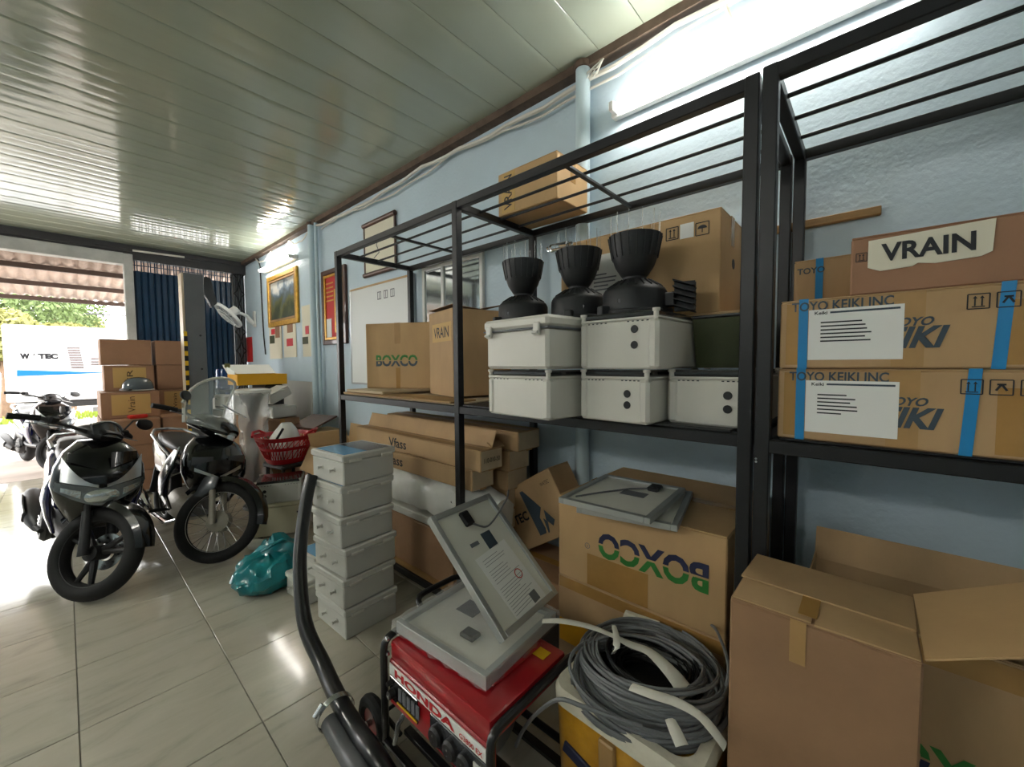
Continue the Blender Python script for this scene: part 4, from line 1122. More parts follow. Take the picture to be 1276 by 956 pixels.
# ================================================================== stack of grey enclosures, hose, bag
def grey_enc(label, loc, size, rz, blue=0, group=None):
    D, L_, H = size
    t = thing('enclosure', label, 'enclosure', loc, rz, group)
    lh = .04
    part(one_box((0, 0, (H - lh) / 2), (D - .016, L_ - .016, H - lh), .006), 'body', 'plastic_grey', t)
    part(one_box((0, 0, H - lh / 2 - .001), (D, L_, lh - .004), .007), 'lid', 'plastic_grey', t)
    for cx in (-.09, .1):
        o = part(one_box((cx, -L_ / 2 - .003, H - lh + .004), (.07, .012, .016), .003), 'clip', 'plastic_white', t)
    for yy in (-.07, .05):
        m = MB(); m.lathe([(.012, 0), (.012, .004), (.006, .006), (.006, .022), (.009, .024), (.009, .03)], 12, Matrix.Translation((-D / 2 + .008, yy, H * .45)) @ Matrix.Rotation(-PI / 2, 4, 'Y')); part(m, 'gland', 'plastic_grey', t)
    if blue:
        part(one_box((0, 0, H - .0025), (D * .86, L_ * .86, .002)), 'lid_film', 'lid_blue', t)
    return t
m_, nt, b = node_mat('lid_blue')
tc = nt.nodes.new('ShaderNodeTexCoord'); sp = nt.nodes.new('ShaderNodeSeparateXYZ'); rmp = nt.nodes.new('ShaderNodeValToRGB')
nt.links.new(tc.outputs['Generated'], sp.inputs[0]); nt.links.new(sp.outputs['X'], rmp.inputs['Fac']); nt.links.new(rmp.outputs['Color'], b.inputs['Base Color'])
rmp.color_ramp.elements[0].position = .42; rmp.color_ramp.elements[0].color = lin('#5d9cc9'); rmp.color_ramp.elements[1].position = .5; rmp.color_ramp.elements[1].color = lin('#454548'); b.inputs['Roughness'].default_value = .2
names = ['lowest, on the tiles', 'second from the floor', 'third from the floor', 'fourth from the floor', 'just under the topmost', 'topmost, with blue film on its lid']
for k in range(6):
    dx = (.004, -.004, .003, -.006, .0, .006)[k]; dy = (0, .004, -.003, .003, .008, .0)[k]
    grey_enc('grey enclosure in the tall stack of six, ' + names[k], (1.072 + dx, 2.182 + dy, .001 + k * .164), (.325, .335, .163), .02 * (k % 3 - 1) + .06, blue=(k in (4, 5)))
grey_enc('small grey enclosure on the floor between teal bag and tall stack', (1.03, 2.62, .001), (.28, .26, .15), .1, blue=0)
grey_enc('grey enclosure with blue lid lying on the small one behind the stack', (1.07, 2.60, .153), (.24, .22, .13), .1, blue=1)
# hose
hp = [fy(393, 592, 2.30), fy(387, 620, 2.26), fy(381, 665, 2.18), fy(379, 710, 2.08), fy(386, 775, 1.90), fy(403, 830, 1.70), fy(422, 872, 1.50), fy(446, 912, 1.33), fy(473, 950, 1.16), Vector((.655, .98, .05)), Vector((.64, .75, .045))]
hp = smooth_pts([Vector(p) + Vector((-.02 if p[2] > .2 else 0, 0, 0)) for p in hp])
ho = thing('hose', 'thick black hose arching from the enclosure stack to the floor', 'hose')
m = MB(); m.tube(hp, .032, 14); part(m, 'hose_body', 'hose_black', ho)
m = MB(); hq = [Vector(p) + Vector((-.047, -.005, -.03)) for p in hp[37:]]
for p in hq: p.z = max(p.z, .033)
m.tube(hq, .033, 14); part(m, 'grey_hose', 'hose_grey', ho)
cp = hp[37]
m = MB(); q = (Vector(hp[38]) - Vector(hp[36])).to_track_quat('Z', 'Y').to_matrix().to_4x4(); M_ = Matrix.Translation(Vector(cp) + Vector((-.024, 0, -.012))) @ q
m.lathe([(.066, -.012), (.068, -.012), (.068, .012), (.066, .012)], 28, M_, cap=False); o = part(m, 'clamp_band', 'steel_bright', ho)
m = MB(); m.cyl(Vector(cp) + Vector((-.10, 0, .02)), Vector(cp) + Vector((-.07, .0, .05)), .009, n=10); m.build('clamp_screw', 'steel_bright', o)
# teal bag
t = thing('plastic_bag', 'teal plastic bag slumped on the floor beside the hose', 'bag', (.845, 2.93, 0))
m = MB(); rr = []
rnd = random.Random(4)
prof_ = ((0, .11), (.012, .14), (.035, .16), (.06, .172), (.085, .18), (.11, .182), (.135, .178), (.16, .17), (.185, .158), (.205, .14), (.222, .12), (.236, .095), (.245, .065), (.248, .03))
from mathutils import noise as mnoise
for i, (z, r_) in enumerate(prof_):
    ring = []
    for k in range(64):
        a = 2 * PI * k / 64
        d = Vector((math.cos(a), math.sin(a), z * 9))
        rg = 1 - abs(mnoise.noise(d * 2.3 + Vector((3, 1, 7)))) * 1.1 + .25 * mnoise.noise(d * 1.1) - .45 * abs(mnoise.noise(d * 5.1)) 
        q = r_ * (.86 + .26 * rg) if i else r_
        ring.append((q * 1.12 * math.cos(a), q * math.sin(a), z * (1.0 + .18 * math.cos(a - .3)) + (.05 * mnoise.noise(d * 2.7) if i > 3 else 0)))
    rr.append(ring)
m.rings(rr); part(m, 'bag_body', 'teal_film', t)
m = MB(); m.tube([(-.04, -.03, .25), (.0, -.07, .285), (.06, -.05, .29), (.09, .0, .265)], [.02, .03, .028, .015], 8, flat=.4); part(m, 'bag_handle', 'teal_film', t)

# ================================================================== clutter by the wall beyond the shelving
def rot_enc(label, p0, p1, z, H, D, kind, mt='plastic_white', holes=()):
    """enclosure whose front face runs from p0 (far/left end) to p1 (near/right end) on the floor plan"""
    p0, p1 = Vector(p0), Vector(p1); L_ = (p1 - p0).length; d = (p1 - p0).normalized(); rz = math.atan2(d.x, -d.y)
    n_ = Vector((-d.y, d.x)); c = (p0 + p1) / 2 + n_ * D / 2
    return (c.x, c.y, z), (D, L_, H), rz
F0, F1 = (.985, 3.76), (1.325, 3.60)
loc, sz, rz = rot_enc('', F0, F1, 0, .30, .30, '')
t = thing('metal_cabinet', 'cream metal box on the floor beside the spoked front wheel', 'box', loc, rz)
D, L_, H = sz
part(one_box((0, 0, .02 + .12), (D, L_, .24), .006), 'body', 'plastic_cream', t)
part(one_box((0, 0, .2775), (D + .004, L_ + .004, .03), .006), 'lid', 'plastic_cream', t)
m = MB(); m.cyl((-D / 2, -L_ / 2 + .05, .2), (-D / 2 - .006, -L_ / 2 + .05, .2), .007, n=10); part(m, 'lock', 'ink', t)
for sx in (-1, 1):
    for sy in (-1, 1):
        m = MB(); m.cyl((sx * (D / 2 - .04), sy * (L_ / 2 - .04), 0), (sx * (D / 2 - .04), sy * (L_ / 2 - .04), .022), .018, n=12); part(m, 'foot', 'black_rubber', t)
enclosure('enclosure', 'white enclosure with dark lid on the cream metal box', (loc[0] + .0, loc[1], .294), (.30, .36, .19), rz, holes=((.1, .105), (.1, .065)), mt='plastic_grey')
m = MB(); m.cyl((.93, 3.62, .04), (1.02, 3.50, .04), .04, n=18); m.cyl((1.02, 3.50, .04), (1.025, 3.493, .04), .032, n=18); tag(m.build('pipe_piece', 'plastic_white'), 'short white pipe lying on the floor by the cream metal box', 'pipe')
# open Vrain carton
D, L_, H = .36, .42, .56
t = carton('open carton lettered Vrain with spread flaps near the shelving post', (1.66, 3.60, 0), (D, L_, H + .14), rz=.0, mt='carton_light', open_top=True)
H += .14
part(one_box((-D / 2 - .05, 0, H - .09), (.004, L_, .22), rot=(0, .5, 0)), 'front_flap', 'carton_light', t)
part(one_box((0, -L_ / 2 - .06, H + .02), (D, .16, .004), rot=(-.3, 0, 0)), 'side_flap', 'carton_light', t)
part(one_box((D / 2 + .01, 0, H + .09), (.004, L_, .18), rot=(0, .15, 0)), 'back_flap', 'carton_light', t)
part(one_box((0, L_ / 2 + .03, H + .05), (D, .004, .14), rot=(-.5, 0, 0)), 'side_flap', 'carton_light', t)
lettering(t, 'Vrain', (-D / 2 - .001, -.04, H * .52), h=.075, m='ink', width=.2, **FX)
carton('flat brown carton on the floor pile behind the Vrain carton', (1.87, 4.45, 0), (.44, .62, .42), mt='carton_brown')
carton('flat tan carton lying behind the Vrain carton, upper of two', (1.86, 4.43, .421), (.42, .58, .24), rz=.1, mt='carton_light')
carton('thin pale carton at the top of the floor pile by the wall', (1.87, 4.56, .664), (.40, .42, .06), rz=.06, mt='carton_light', tape=None)
t = thing('flat_lid', 'dark brown lid leaning on the carton pile by the wall', 'lid', (1.86, 4.70, .80), (0, -.30, .3)); part(one_box((0, 0, .01), (.34, .4, .02), .003), 'sheet', 'wood_dark', t)
# dark stool under the red basket
t = thing('stool', 'black stool carrying the red basket', 'stool', (1.43, 4.24, 0), .2)
part(one_box((0, 0, .49), (.32, .34, .04), .012), 'seat', 'black_plastic', t)
for sx in (-1, 1):
    for sy in (-1, 1):
        m = MB(); m.tube([(sx * .14, sy * .15, 0), (sx * .125, sy * .13, .475)], .016, 8); part(m, 'leg', 'black_plastic', t)
for sx in (-1, 1): part(one_box((sx * .134, 0, .2), (.02, .27, .03), .003), 'stretcher', 'black_plastic', t)
# red basket
t = thing('basket', 'red plastic basket with a lattice side and handles', 'basket', (1.41, 4.26, .512))
n = 40
def bring(z, k=0.): return [((.15 + .10 * z / .26 + k) * math.copysign(abs(math.cos(a)) ** .75, math.cos(a)), (.16 + .10 * z / .26 + k) * math.copysign(abs(math.sin(a)) ** .75, math.sin(a)), z) for a in [2 * PI * j / n for j in range(n)]]
m = MB(); m.rings([bring(0), bring(.004)]); part(m, 'bottom', 'basket_red', t)
for zz, hh in ((.0, .05), (.135, .03), (.225, .04)):
    m = MB(); m.rings([bring(zz), bring(zz + hh), bring(zz + hh, -.006), bring(zz, -.006)], cap=False, close=True); part(m, 'band' if zz < .2 else 'rim', 'basket_red', t)
m = MB(); a_, b_ = bring(.045, -.003), bring(.14, -.003); c_, d_ = bring(.16, -.003), bring(.23, -.003)
for k in range(n):
    for s_ in (0, 1):
        m.tube([a_[k], b_[(k + s_) % n]], .004, 4); m.tube([c_[k], d_[(k + s_) % n]], .004, 4)
part(m, 'lattice', 'basket_red', t)
m = MB(); m.tube([(.10, -.23, .26), (.17, -.24, .31), (.24, -.17, .31), (.25, -.09, .26)], .013, 8); part(m, 'handle', 'basket_red', t)
m = MB(); m.tube([(-.10, .23, .26), (-.15, .24, .29), (-.22, .17, .29), (-.25, .09, .26)], .013, 8); part(m, 'handle', 'basket_red', t)
t = thing('plastic_bag', 'cloudy white plastic bag stuffed in the red basket', 'bag', (1.43, 4.27, .524))
m = MB(); rr = []
for i in range(10):
    z = .36 * i / 9; r_ = .13 * math.sin(PI * (.28 + .66 * i / 9)) + .02
    rr.append([(r_ * (1 + .12 * math.sin(3 * a + i)) * math.cos(a), r_ * 1.1 * (1 + .1 * math.sin(4 * a - i * .8)) * math.sin(a), z) for a in [2 * PI * k / 22 for k in range(22)]])
m.rings(rr); part(m, 'bag_body', 'film_white', t)
m = MB(); m.cyl((1.28, 4.14, .72), (1.33, 4.05, .86), .011, n=10); tag(m.build('tool_handle', 'black_rubber'), 'black tool handle sticking up out of the red basket', 'tool')
# pedestal wrapped in clear film
t = thing('wrapped_pedestal', 'flared pedestal wrapped in crinkled clear plastic film', 'pedestal', (1.26, 4.66, 0))
m = MB(); m.lathe([(.12, 0), (.12, .03), (.04, .08), (.03, .85), (.05, 1.05), (.11, 1.15)], 20); part(m, 'column', 'hose_grey', t)
m = MB(); m.lathe([(.13, 1.15), (.165, 1.18), (.165, 1.205), (.12, 1.215), (.05, 1.215)], 24); part(m, 'dish', 'film_white', t)
m = MB(); rr = []
for i in range(16):
    z = .12 + 1.06 * i / 15; base = .07 + .085 * (i / 15) ** 3 + .075 * (1 - i / 15) ** 1.3
    rr.append([(base * (1 + .18 * math.sin(5 * a + i * .9) + .08 * math.sin(11 * a - i)) * math.cos(a), base * (1 + .18 * math.sin(4 * a - i * .7)) * math.sin(a), z) for a in [2 * PI * k / 26 for k in range(26)]])
m.rings(rr, cap=False); part(m, 'wrapping_film', 'film_clear', t, smooth=50)
# pile that carries the yellow carton
carton('brown carton at the bottom of the pile under the yellow box', (1.54, 5.46, 0), (.5, .6, .52), mt='carton_brown')
carton('brown carton in the middle of the pile under the yellow box', (1.54, 5.45, .521), (.48, .58, .36), mt='carton_brown', rz=.05)
enclosure('enclosure', 'white enclosure with two glands on the brown carton pile', (1.42, 5.33, .883), (.24, .30, .16), .1, holes=((.06, .07), (-.03, .07)), mt='plastic_white')
t = thing('dark_case', 'black case lying under the yellow carton', 'case', (1.64, 5.46, .883), .0); part(one_box((0, 0, .172), (.20, .50, .344), .02), 'body', 'black_plastic', t); part(one_box((0, -.258, .2), (.10, .012, .02), .004), 'handle', 'black_plastic', t)
t = thing('printer', 'small white label printer with a dark slot', 'printer', (1.42, 6.12, 0), .2)
part(one_box((0, 0, .45), (.32, .3, .9), .006), 'stand', 'dark_steel', t); part(one_box((0, 0, .99), (.28, .26, .17), .012), 'body', 'plastic_white', t); part(one_box((-.141, 0, .93), (.004, .2, .02)), 'slot', 'ink', t); part(one_box((-.142, .08, 1.03), (.004, .03, .02)), 'button', 'ink_grey', t)
yb = thing('open_box', 'shallow yellow carton with a raised white lid', 'carton', (1.51, 5.36, 1.229), .02)
W_, Dp, H = .50, .36, .12
m = MB()
for s_ in (-1, 1):
    m.box((0, s_ * Dp / 2, H / 2), (W_, .006, H)); m.box((s_ * W_ / 2, 0, H / 2), (.006, Dp, H))
m.box((0, 0, .003), (W_, Dp, .006)); part(m, 'tray', 'yellow_carton', yb)
part(one_box((0, Dp / 2 + .10, H + .055), (W_, .24, .006), rot=(.45, 0, 0)), 'lid', 'paper', yb)
part(one_box((-W_ / 2 + .01, .09, H + .02), (.006, .3, .07), rot=(.2, 0, 0)), 'lid_side', 'paper', yb)
part(one_box((.03, 0, H - .03), (.36, .28, .03), .004), 'contents', 'carton_pale', yb)
t = thing('paper_tag', 'bright yellow-green tag on the corner of the white lid', 'tag', (1.27, 5.60, 1.45), .3); part(one_box((0, 0, 0), (.06, .02, .05), .006), 'sheet', 'leaf_yellow', t)
# grey tilted housings
def housing(label, loc, rot, size):
    t = thing('grey_housing', label, 'housing', loc, rot); part(one_box((0, 0, size[2] / 2), size, .01), 'body', 'plastic_grey', t); part(one_box((0, 0, size[2] + .004), (size[0] * .98, size[1] * .98, .008), .003), 'cover', 'plastic_grey', t)
carton('carton standing behind the red basket under the grey housings', (1.58, 4.98, 0), (.36, .32, .86), mt='carton_brown')
housing('grey plastic housing tilted on the pile behind the basket, upper', (1.58, 4.98, 1.07), (0, -.42, .25), (.26, .22, .10))
housing('grey plastic housing lying under the tilted one behind the basket', (1.60, 4.98, .868), (0, 0, .2), (.28, .24, .12))
t = thing('wall_board', 'big grey-white board leaning on the wall behind the piles', 'board', (1.99, 5.75, 0), (0, .06, 0)); part(one_box((0, 0, .62), (.02, 1.15, 1.24), .004), 'sheet', 'plastic_grey', t)
# water jug on a dispenser
t = thing('water_dispenser', 'white water dispenser by the folding shutter', 'dispenser', (1.52, 6.75, 0)); part(one_box((0, 0, .5), (.3, .3, 1.0), .02), 'body', 'plastic_grey', t); part(one_box((0, 0, 1.02), (.26, .26, .05), .02), 'collar', 'plastic_white', t); part(one_box((-.155, 0, .75), (.03, .1, .05), .008), 'tap_block', 'black_plastic', t)
t = thing('water_jug', 'blue ribbed water jug turned over on the dispenser', 'jug', (1.52, 6.75, 1.046))
m = MB(); m.lathe([(.03, 0), (.04, .03), (.12, .07), (.135, .1), (.13, .12), (.137, .15), (.13, .18), (.137, .21), (.13, .25), (.13, .33), (.12, .36), (.05, .365)], 28); part(m, 'bottle', 'jug_blue', t)

# ---- cartons piled beside the street door
def far_carton(label, x0, x1, z0_, z1_, y0=6.55, dep=.42, sheet=True, word=None, rz=0.):
    """front towards -y"""
    W_ = x1 - x0; H = z1_ - z0_ - .003
    t = thing('carton', label, 'carton', ((x0 + x1) / 2, y0 + dep / 2, z0_), rz)
    part(one_box((0, 0, (H - .004) / 2), (W_, dep, H - .004), .006), 'body', 'carton_red', t)
    for s_ in (-1, 1): part(one_box((0, s_ * dep / 4, H - .002), (W_ - .002, dep / 2 - .003, .004), .001), 'flap', 'carton_red', t)
    m = MB(); m.box((0, 0, H + .0006), (W_ + .003, .05, .0012)); part(m, 'tape', 'tape_tan', t)
    if sheet:
        plate(t, 'label_sheet', 'kraft_label', 'y', (0, H * .52), W_ * .66, H * .78, L_=dep)
        if word: lettering(t, word, (0, -dep / 2 - .003, H * .52), (0, 0, 1), (-1, 0, 0), W_ * .12, 'ink_brown', H * .6)
    return t
YB = 6.55
zt_ = [fy(160, v, YB).z for v in (423, 455, 487, 518)]
xl = fy(127, 455, YB).x; xm = fy(191, 455, YB).x; xr_ = fy(233, 455, YB).x
low = zt_[3]
far_carton('brown carton topmost of the pile nearest the street opening', xl - .01, xm - .01, zt_[1], zt_[0], sheet=False)
far_carton('brown carton with a kraft label behind the grey helmet', xl + .01, xm + .005, zt_[2], zt_[1], word='VR')
far_carton('brown carton with a Vrain label carrying the grey helmet', xl - .04, xm + .01, low, zt_[2], y0=YB - .30, dep=.72, word='Vrain')
far_carton('brown carton topmost of the pile beside the grey column', xm + .025, xr_, zt_[1], zt_[0], sheet=False)
far_carton('plain brown carton under the topmost one beside the grey column', xm + .03, xr_ + .005, zt_[2], zt_[1], sheet=False)
far_carton('brown carton with a Vrain label beside the grey column', xm + .035, xr_ + .02, low, zt_[2], word='Vrain')
for k in range(3):
    a, b = low * (1 - k / 3) - .0, low * (1 - (k + 1) / 3)
    lab = ('just below the labelled row', 'second row from the floor', 'on the pallet by the floor')[k]
    far_carton('plain brown carton toward the street, ' + lab, xl - .05, xm - .02, b + (.06 if k == 2 else 0), a, y0=YB - .52, dep=.90, sheet=False)
    far_carton('plain brown carton toward the column, ' + lab, xm + .0, xr_ + .02, b + (.06 if k == 2 else 0), a, y0=YB - .50, dep=.86, sheet=False)
pl_ = thing('pallet', 'pale pallet under the brown carton piles', 'pallet', ((xl + xr_) / 2 - .02, YB - .07, 0))
for k in range(4): part(one_box((0, -.36 + k * .24, .045), (1.05, .12, .018), .002), 'deck_board', 'plastic_grey', pl_)
for k in (-1, 0, 1): part(one_box((k * .45, 0, .018), (.08, .84, .036), .002), 'bearer', 'plastic_grey', pl_)
# helmet
t = thing('helmet', 'grey open-face helmet resting on the labelled carton', 'helmet', ((xl + xm) / 2 + .06, YB - .155, zt_[2] + .001), .3)
m = MB(); m.lathe([(.125, .01), (.13, .04), (.122, .09), (.095, .135), (.05, .158), (.005, .163)], 28, Matrix.Diagonal((1.12, .95, 1, 1))); part(m, 'shell', 'helmet_grey', t)
m = MB(); m.torus((0, 0, .012), .128, .008, 28, 6, Matrix.Diagonal((1.12, .95, 1, 1))); part(m, 'rim', 'silver', t)
m = MB(); m.strip([-.1, -.05, 0, .05, .1], [.012] * 5, [.03, .034, .036, .034, .03], lambda y, z: .17 - 3.2 * y * y - z * .5, .03); m.xf(Matrix.Rotation(PI, 4, 'Z')); part(m, 'peak', 'black_plastic', t)
m = MB(); m.box((0, 0, .02), (.16, .09, .04), .01); o = m.build('red_pouch', 'red_plastic', loc=((xl + xm) / 2 + .02, YB - .3 + .22, low + .0), rot=(0, 0, .2))
tag(o, 'red plastic pouch lying on the cartons beside the motorbike', 'pouch'); o.location = (xm - .20, YB - .42, low + .001)
# grey column with hazard stripe
CY = 6.0
ca, cb = fy(231, 400, CY), fy(256, 400, CY); ctop = fy(243, 341, CY).z; cw = cb.x - ca.x
cl = thing('steel_column', 'tall dark grey steel column with yellow hazard dashes', 'column', ((ca.x + cb.x) / 2, CY + .11, 0))
part(one_box((0, 0, ctop / 2), (cw, .22, ctop), .006), 'body', 'column_grey', cl)
part(one_box((-cw / 2 - .012, -.02, ctop / 2), (.022, .18, ctop - .02), .002), 'edge_strip', 'column_edge', cl)
part(one_box((-cw / 2 - .006, -.1125, 1.05), (.034, .005, 1.6)), 'stripe_band', 'hazard_black', cl)
for k in range(14):
    part(one_box((-cw / 2 - .006, -.1155, .33 + k * .115), (.032, .003, .055)), 'hazard_dash', 'hazard_yellow', cl)
for v_ in (418, 460):
    z = fy(243, v_, CY).z; m = MB(); m.cyl((.04, -.11, z), (.04, -.114, z), .012, n=12); part(m, 'bolt_hole', 'ink', cl)
a1, a2, a3 = fy(254, 346, CY), fy(258, 350, CY), fy(269, 380, CY)
lx = (ca.x + cb.x) / 2
m = MB(); m.rings([[(p.x - lx + dx, dy, p.z + dz) for dx, dy, dz in ((-w_, -.04, -w_), (w_, -.04, w_), (w_, .04, w_), (-w_, .04, -w_))] for p, w_ in ((a1, .03), (a2, .05), (a3, .028))]); part(m, 'sloping_arm', 'grey_gloss', cl)

# ================================================================== things on the wall
fp = fx(318, 398, 2.13)
fan = thing('wall_fan', 'white wall fan tilted down on a curved bracket', 'fan', (2.135, fp.y, fp.z)); fan.scale = (.78, .78, .78)
m = MB(); m.box((-.02, 0, 0), (.035, .13, .34), .015); part(m, 'wall_plate', 'fan_white', fan)
m = MB(); m.tube([(-.03, 0, -.1), (-.1, 0, -.03), (-.16, .0, .06), (-.26, 0, .1), (-.36, 0, .11)], [.045, .045, .035, .03, .035], 12); part(m, 'neck', 'fan_white', fan)
FM = Matrix.Translation((-.46, 0, .06)) @ Matrix.Rotation(.82, 4, 'Y')      # disc axis leaning towards the room and down
m = MB(); m.lathe([(.06, .19), (.085, .18), (.09, .06), (.07, .02)], 20, FM); part(m, 'motor', 'fan_white', fan)
for r_, z_ in ((.29, .0), (.29, -.05), (.2, .02), (.2, -.085), (.1, .03), (.1, -.10)):
    m = MB(); m.torus((0, 0, z_), r_, .006, 36, 6, FM); part(m, 'guard_ring', 'fan_white', fan)
m = MB(); m.lathe([(.294, -.045), (.30, -.045), (.30, .0), (.294, .0)], 36, FM, cap=False); part(m, 'guard_band', 'fan_white', fan)
wm = MB()
for k in range(40):
    a = 2 * PI * k / 40; ca, sa = math.cos(a), math.sin(a)
    for sg in (1, -1): wm.tube([FM @ Vector((r_ * ca, r_ * sa, z_)) for r_, z_ in ((.06, .03 if sg > 0 else -.10), (.2, .02 if sg > 0 else -.085), (.29, 0 if sg > 0 else -.05))], .002, 4)
part(wm, 'guard_wires', 'fan_white', fan)
for k in range(3):
    a = 2 * PI * k / 3; m = MB(); M_ = FM @ Matrix.Rotation(a, 4, 'Z')
    m.slab([M_ @ Vector(q) for q in ((.03, -.02, -.02), (.12, -.08, -.015), (.25, -.07, -.02), (.26, .03, -.04), (.12, .06, -.045), (.03, .02, -.035))], (FM.to_3x3() @ Vector((0, 0, .004)))); part(m, 'blade', 'silver', fan)
m = MB(); m.lathe([(.035, -.06), (.035, .0)], 16, FM); part(m, 'hub', 'silver', fan)
# pictures
def framed(name, label, cat, corners, xw, fw, frame_m, pic_m, inner=None):
    (u0, v0), (u1, v1) = corners        # far top, near bottom
    a, b = fx(u0, v0, xw), fx(u1, v1, xw)
    y0_, y1_, zt_, zb_ = a.y, b.y, a.z, b.z
    t = thing(name, label, cat, (xw, (y0_ + y1_) / 2, (zt_ + zb_) / 2)); W_ = y0_ - y1_; H = zt_ - zb_
    for s_ in (-1, 1):
        part(one_box((-.018, s_ * (W_ / 2 - fw / 2), 0), (.036, fw, H), .006), 'frame_bar', frame_m, t)
        part(one_box((-.018, 0, s_ * (H / 2 - fw / 2)), (.035, W_ - 2 * fw, fw), .006), 'frame_bar', frame_m, t)
    if inner:
        k = fw + .018
        for s_ in (-1, 1):
            part(one_box((-.02, s_ * (W_ / 2 - k), 0), (.022, .03, H - 2 * fw), .003), 'inner_border', inner, t)
            part(one_box((-.02, 0, s_ * (H / 2 - k)), (.021, W_ - 2 * fw, .03), .003), 'inner_border', inner, t)
    part(one_box((-.008, 0, 0), (.012, W_ - fw, H - fw)), 'picture', pic_m, t)
    return t, W_, H
framed('painting', 'gold framed mountain landscape painting on the wall', 'painting', ((335, 347), (374, 402)), 2.138, .07, 'gold', 'mountain_print', 'wood')
t, W_, H = framed('red_picture', 'dark framed red and gold calligraphy picture', 'picture', ((403, 340), (435, 428)), 2.138, .055, 'wood_dark', 'poster_red', 'gold')
part(one_box((-.0165, -.08, -.05), (.004, .16, .5)), 'gold_figure', 'gold', t); part(one_box((-.0165, .17, -.28), (.004, .17, .3)), 'white_panel', 'paper', t)
for k in range(5): part(one_box((-.019, .12, .28 - k * .05), (.002, .22, .016)), 'gold_letters', 'gold', t)
m = MB()
for k in range(8): m.lathe([(.012, -.002), (.03, 0), (.012, .002)], 8, Matrix.Translation((-.02, -.08 + .03 * math.sin(k * 2), -.25 + k * .055)) @ Matrix.Rotation(PI / 2, 4, 'Y'))
part(m, 'gold_flower', 'hazard_yellow', t)
a, b = fx(437, 362, 2.138), fx(520, 483, 2.138)
wb = thing('whiteboard', 'whiteboard hung on the wall behind the shelving', 'whiteboard', (2.138, (a.y + b.y) / 2, (a.z + b.z) / 2)); W_, H = a.y - b.y, a.z - b.z
part(one_box((-.008, 0, 0), (.014, W_ - .02, H - .02)), 'sheet', 'whiteboard', wb)
for s_ in (-1, 1):
    part(one_box((-.01, s_ * (W_ / 2 - .01), 0), (.02, .02, H), .003), 'frame_bar', 'silver', wb); part(one_box((-.01, 0, s_ * (H / 2 - .01)), (.02, W_ - .04, .02), .003), 'frame_bar', 'wood_pale' if s_ > 0 else 'silver', wb)
for k in range(3):
    m = MB(); y_ = W_ / 2 - .62 - k * .12
    for dy, dz, wy, wz in ((0, .035, .07, .008), (0, -.035, .07, .008), (.03, 0, .008, .07), (-.03, 0, .008, .07), (0, 0, .008, .06)): m.box((-.0155, y_ + dy, H / 2 - .13 + dz), (.001, wy, wz))
    part(m, 'marker_sign', 'ink_grey', wb)
a, b = fx(453, 283, 2.12), fx(494, 338, 2.12)
t = thing('scroll', 'beige wall scroll with dark wooden rods', 'scroll', (2.13, (a.y + b.y) / 2, (a.z + b.z) / 2 + .02)); W_, H = a.y - b.y, .50
part(one_box((-.008, 0, 0), (.004, W_ - .04, H - .04)), 'sheet', 'paper_cream', t)
for s_ in (-1, 1):
    m = MB(); m.cyl((-.012, -W_ / 2, s_ * H / 2), (-.012, W_ / 2, s_ * H / 2), .024, n=14); part(m, 'rod', 'wood_dark', t)
    part(one_box((-.01, s_ * (W_ / 2 - .012), 0), (.012, .02, H - .05)), 'edge_strip', 'wood_dark', t)
m = MB(); m.tube([(-.0112, -.1, .05), (-.0112, -.02, .1), (-.0112, .05, .02), (-.0112, .0, -.06), (-.0112, .1, -.1)], .004, 5); part(m, 'brush_stroke', 'ink_grey', t)
# glazed frame behind the brown carton
a, b = fx(530, 338, 2.138), fx(602, 318, 2.138)
wy0, wy1 = a.y, b.y; zt_ = 2.27; zb_ = 1.55
bm2 = MB()
for yy in (wy0, (wy0 + wy1) / 2 + .1, wy1): bm2.box((2.125, yy, (zt_ + zb_) / 2), (.03, .035, zt_ - zb_), .004)
for z in (zt_, zb_): bm2.box((2.125, (wy0 + wy1) / 2, z), (.029, wy0 - wy1 + .035, .035), .004)
wn = struct(bm2.build('window_1', 'lamp_body'))
part(one_box((2.128, (wy0 + wy1) / 2, (zt_ + zb_) / 2), (.008, wy0 - wy1, zt_ - zb_)), 'pane', 'mirror_glass', wn)
# papers under the painting
def sheet(label, u0, u1, v0, v1, blobs):
    a, b = fx(u0, v0, 2.134), fx(u1, v1, 2.134)
    t = thing('wall_calendar', label, 'calendar', (2.136, (a.y + b.y) / 2, (a.z + b.z) / 2)); W_, H = a.y - b.y, a.z - b.z
    part(one_box((-.003, 0, 0), (.004, W_, H)), 'sheet', 'paper_cream', t)
    for (py, pz, wy, wz, mm) in blobs: part(one_box((-.006, W_ * (.5 - py), H * (.5 - pz)), (.002, W_ * wy, H * wz)), 'printed_patch', mm, t)
sheet('cream wall sheet under the painting with red and brown patches', 335, 352, 400, 447, [(.35, .3, .3, .14, 'ink_red'), (.7, .32, .35, .3, 'carton_red'), (.25, .5, .4, .2, 'olive')])
sheet('cream wall sheet with a portrait print and red block', 353, 370, 400, 445, [(.55, .22, .45, .25, 'carton_red'), (.5, .6, .5, .2, 'ink_red')])
sheet('cream wall sheet hanging beside the post with two red blocks', 376, 396, 382, 444, [(.35, .48, .25, .16, 'ink_red'), (.72, .52, .2, .3, 'carton_red'), (.2, .68, .4, .14, 'olive')])
a, b = fx(306, 421, 2.134), fx(315, 451, 2.134)
o = one_box((2.135, (a.y + b.y) / 2, (a.z + b.z) / 2), (.006, a.y - b.y, a.z - b.z)).build('red_banner', 'poster_red'); tag(o, 'narrow red paper strip on the wall under the fan', 'banner')

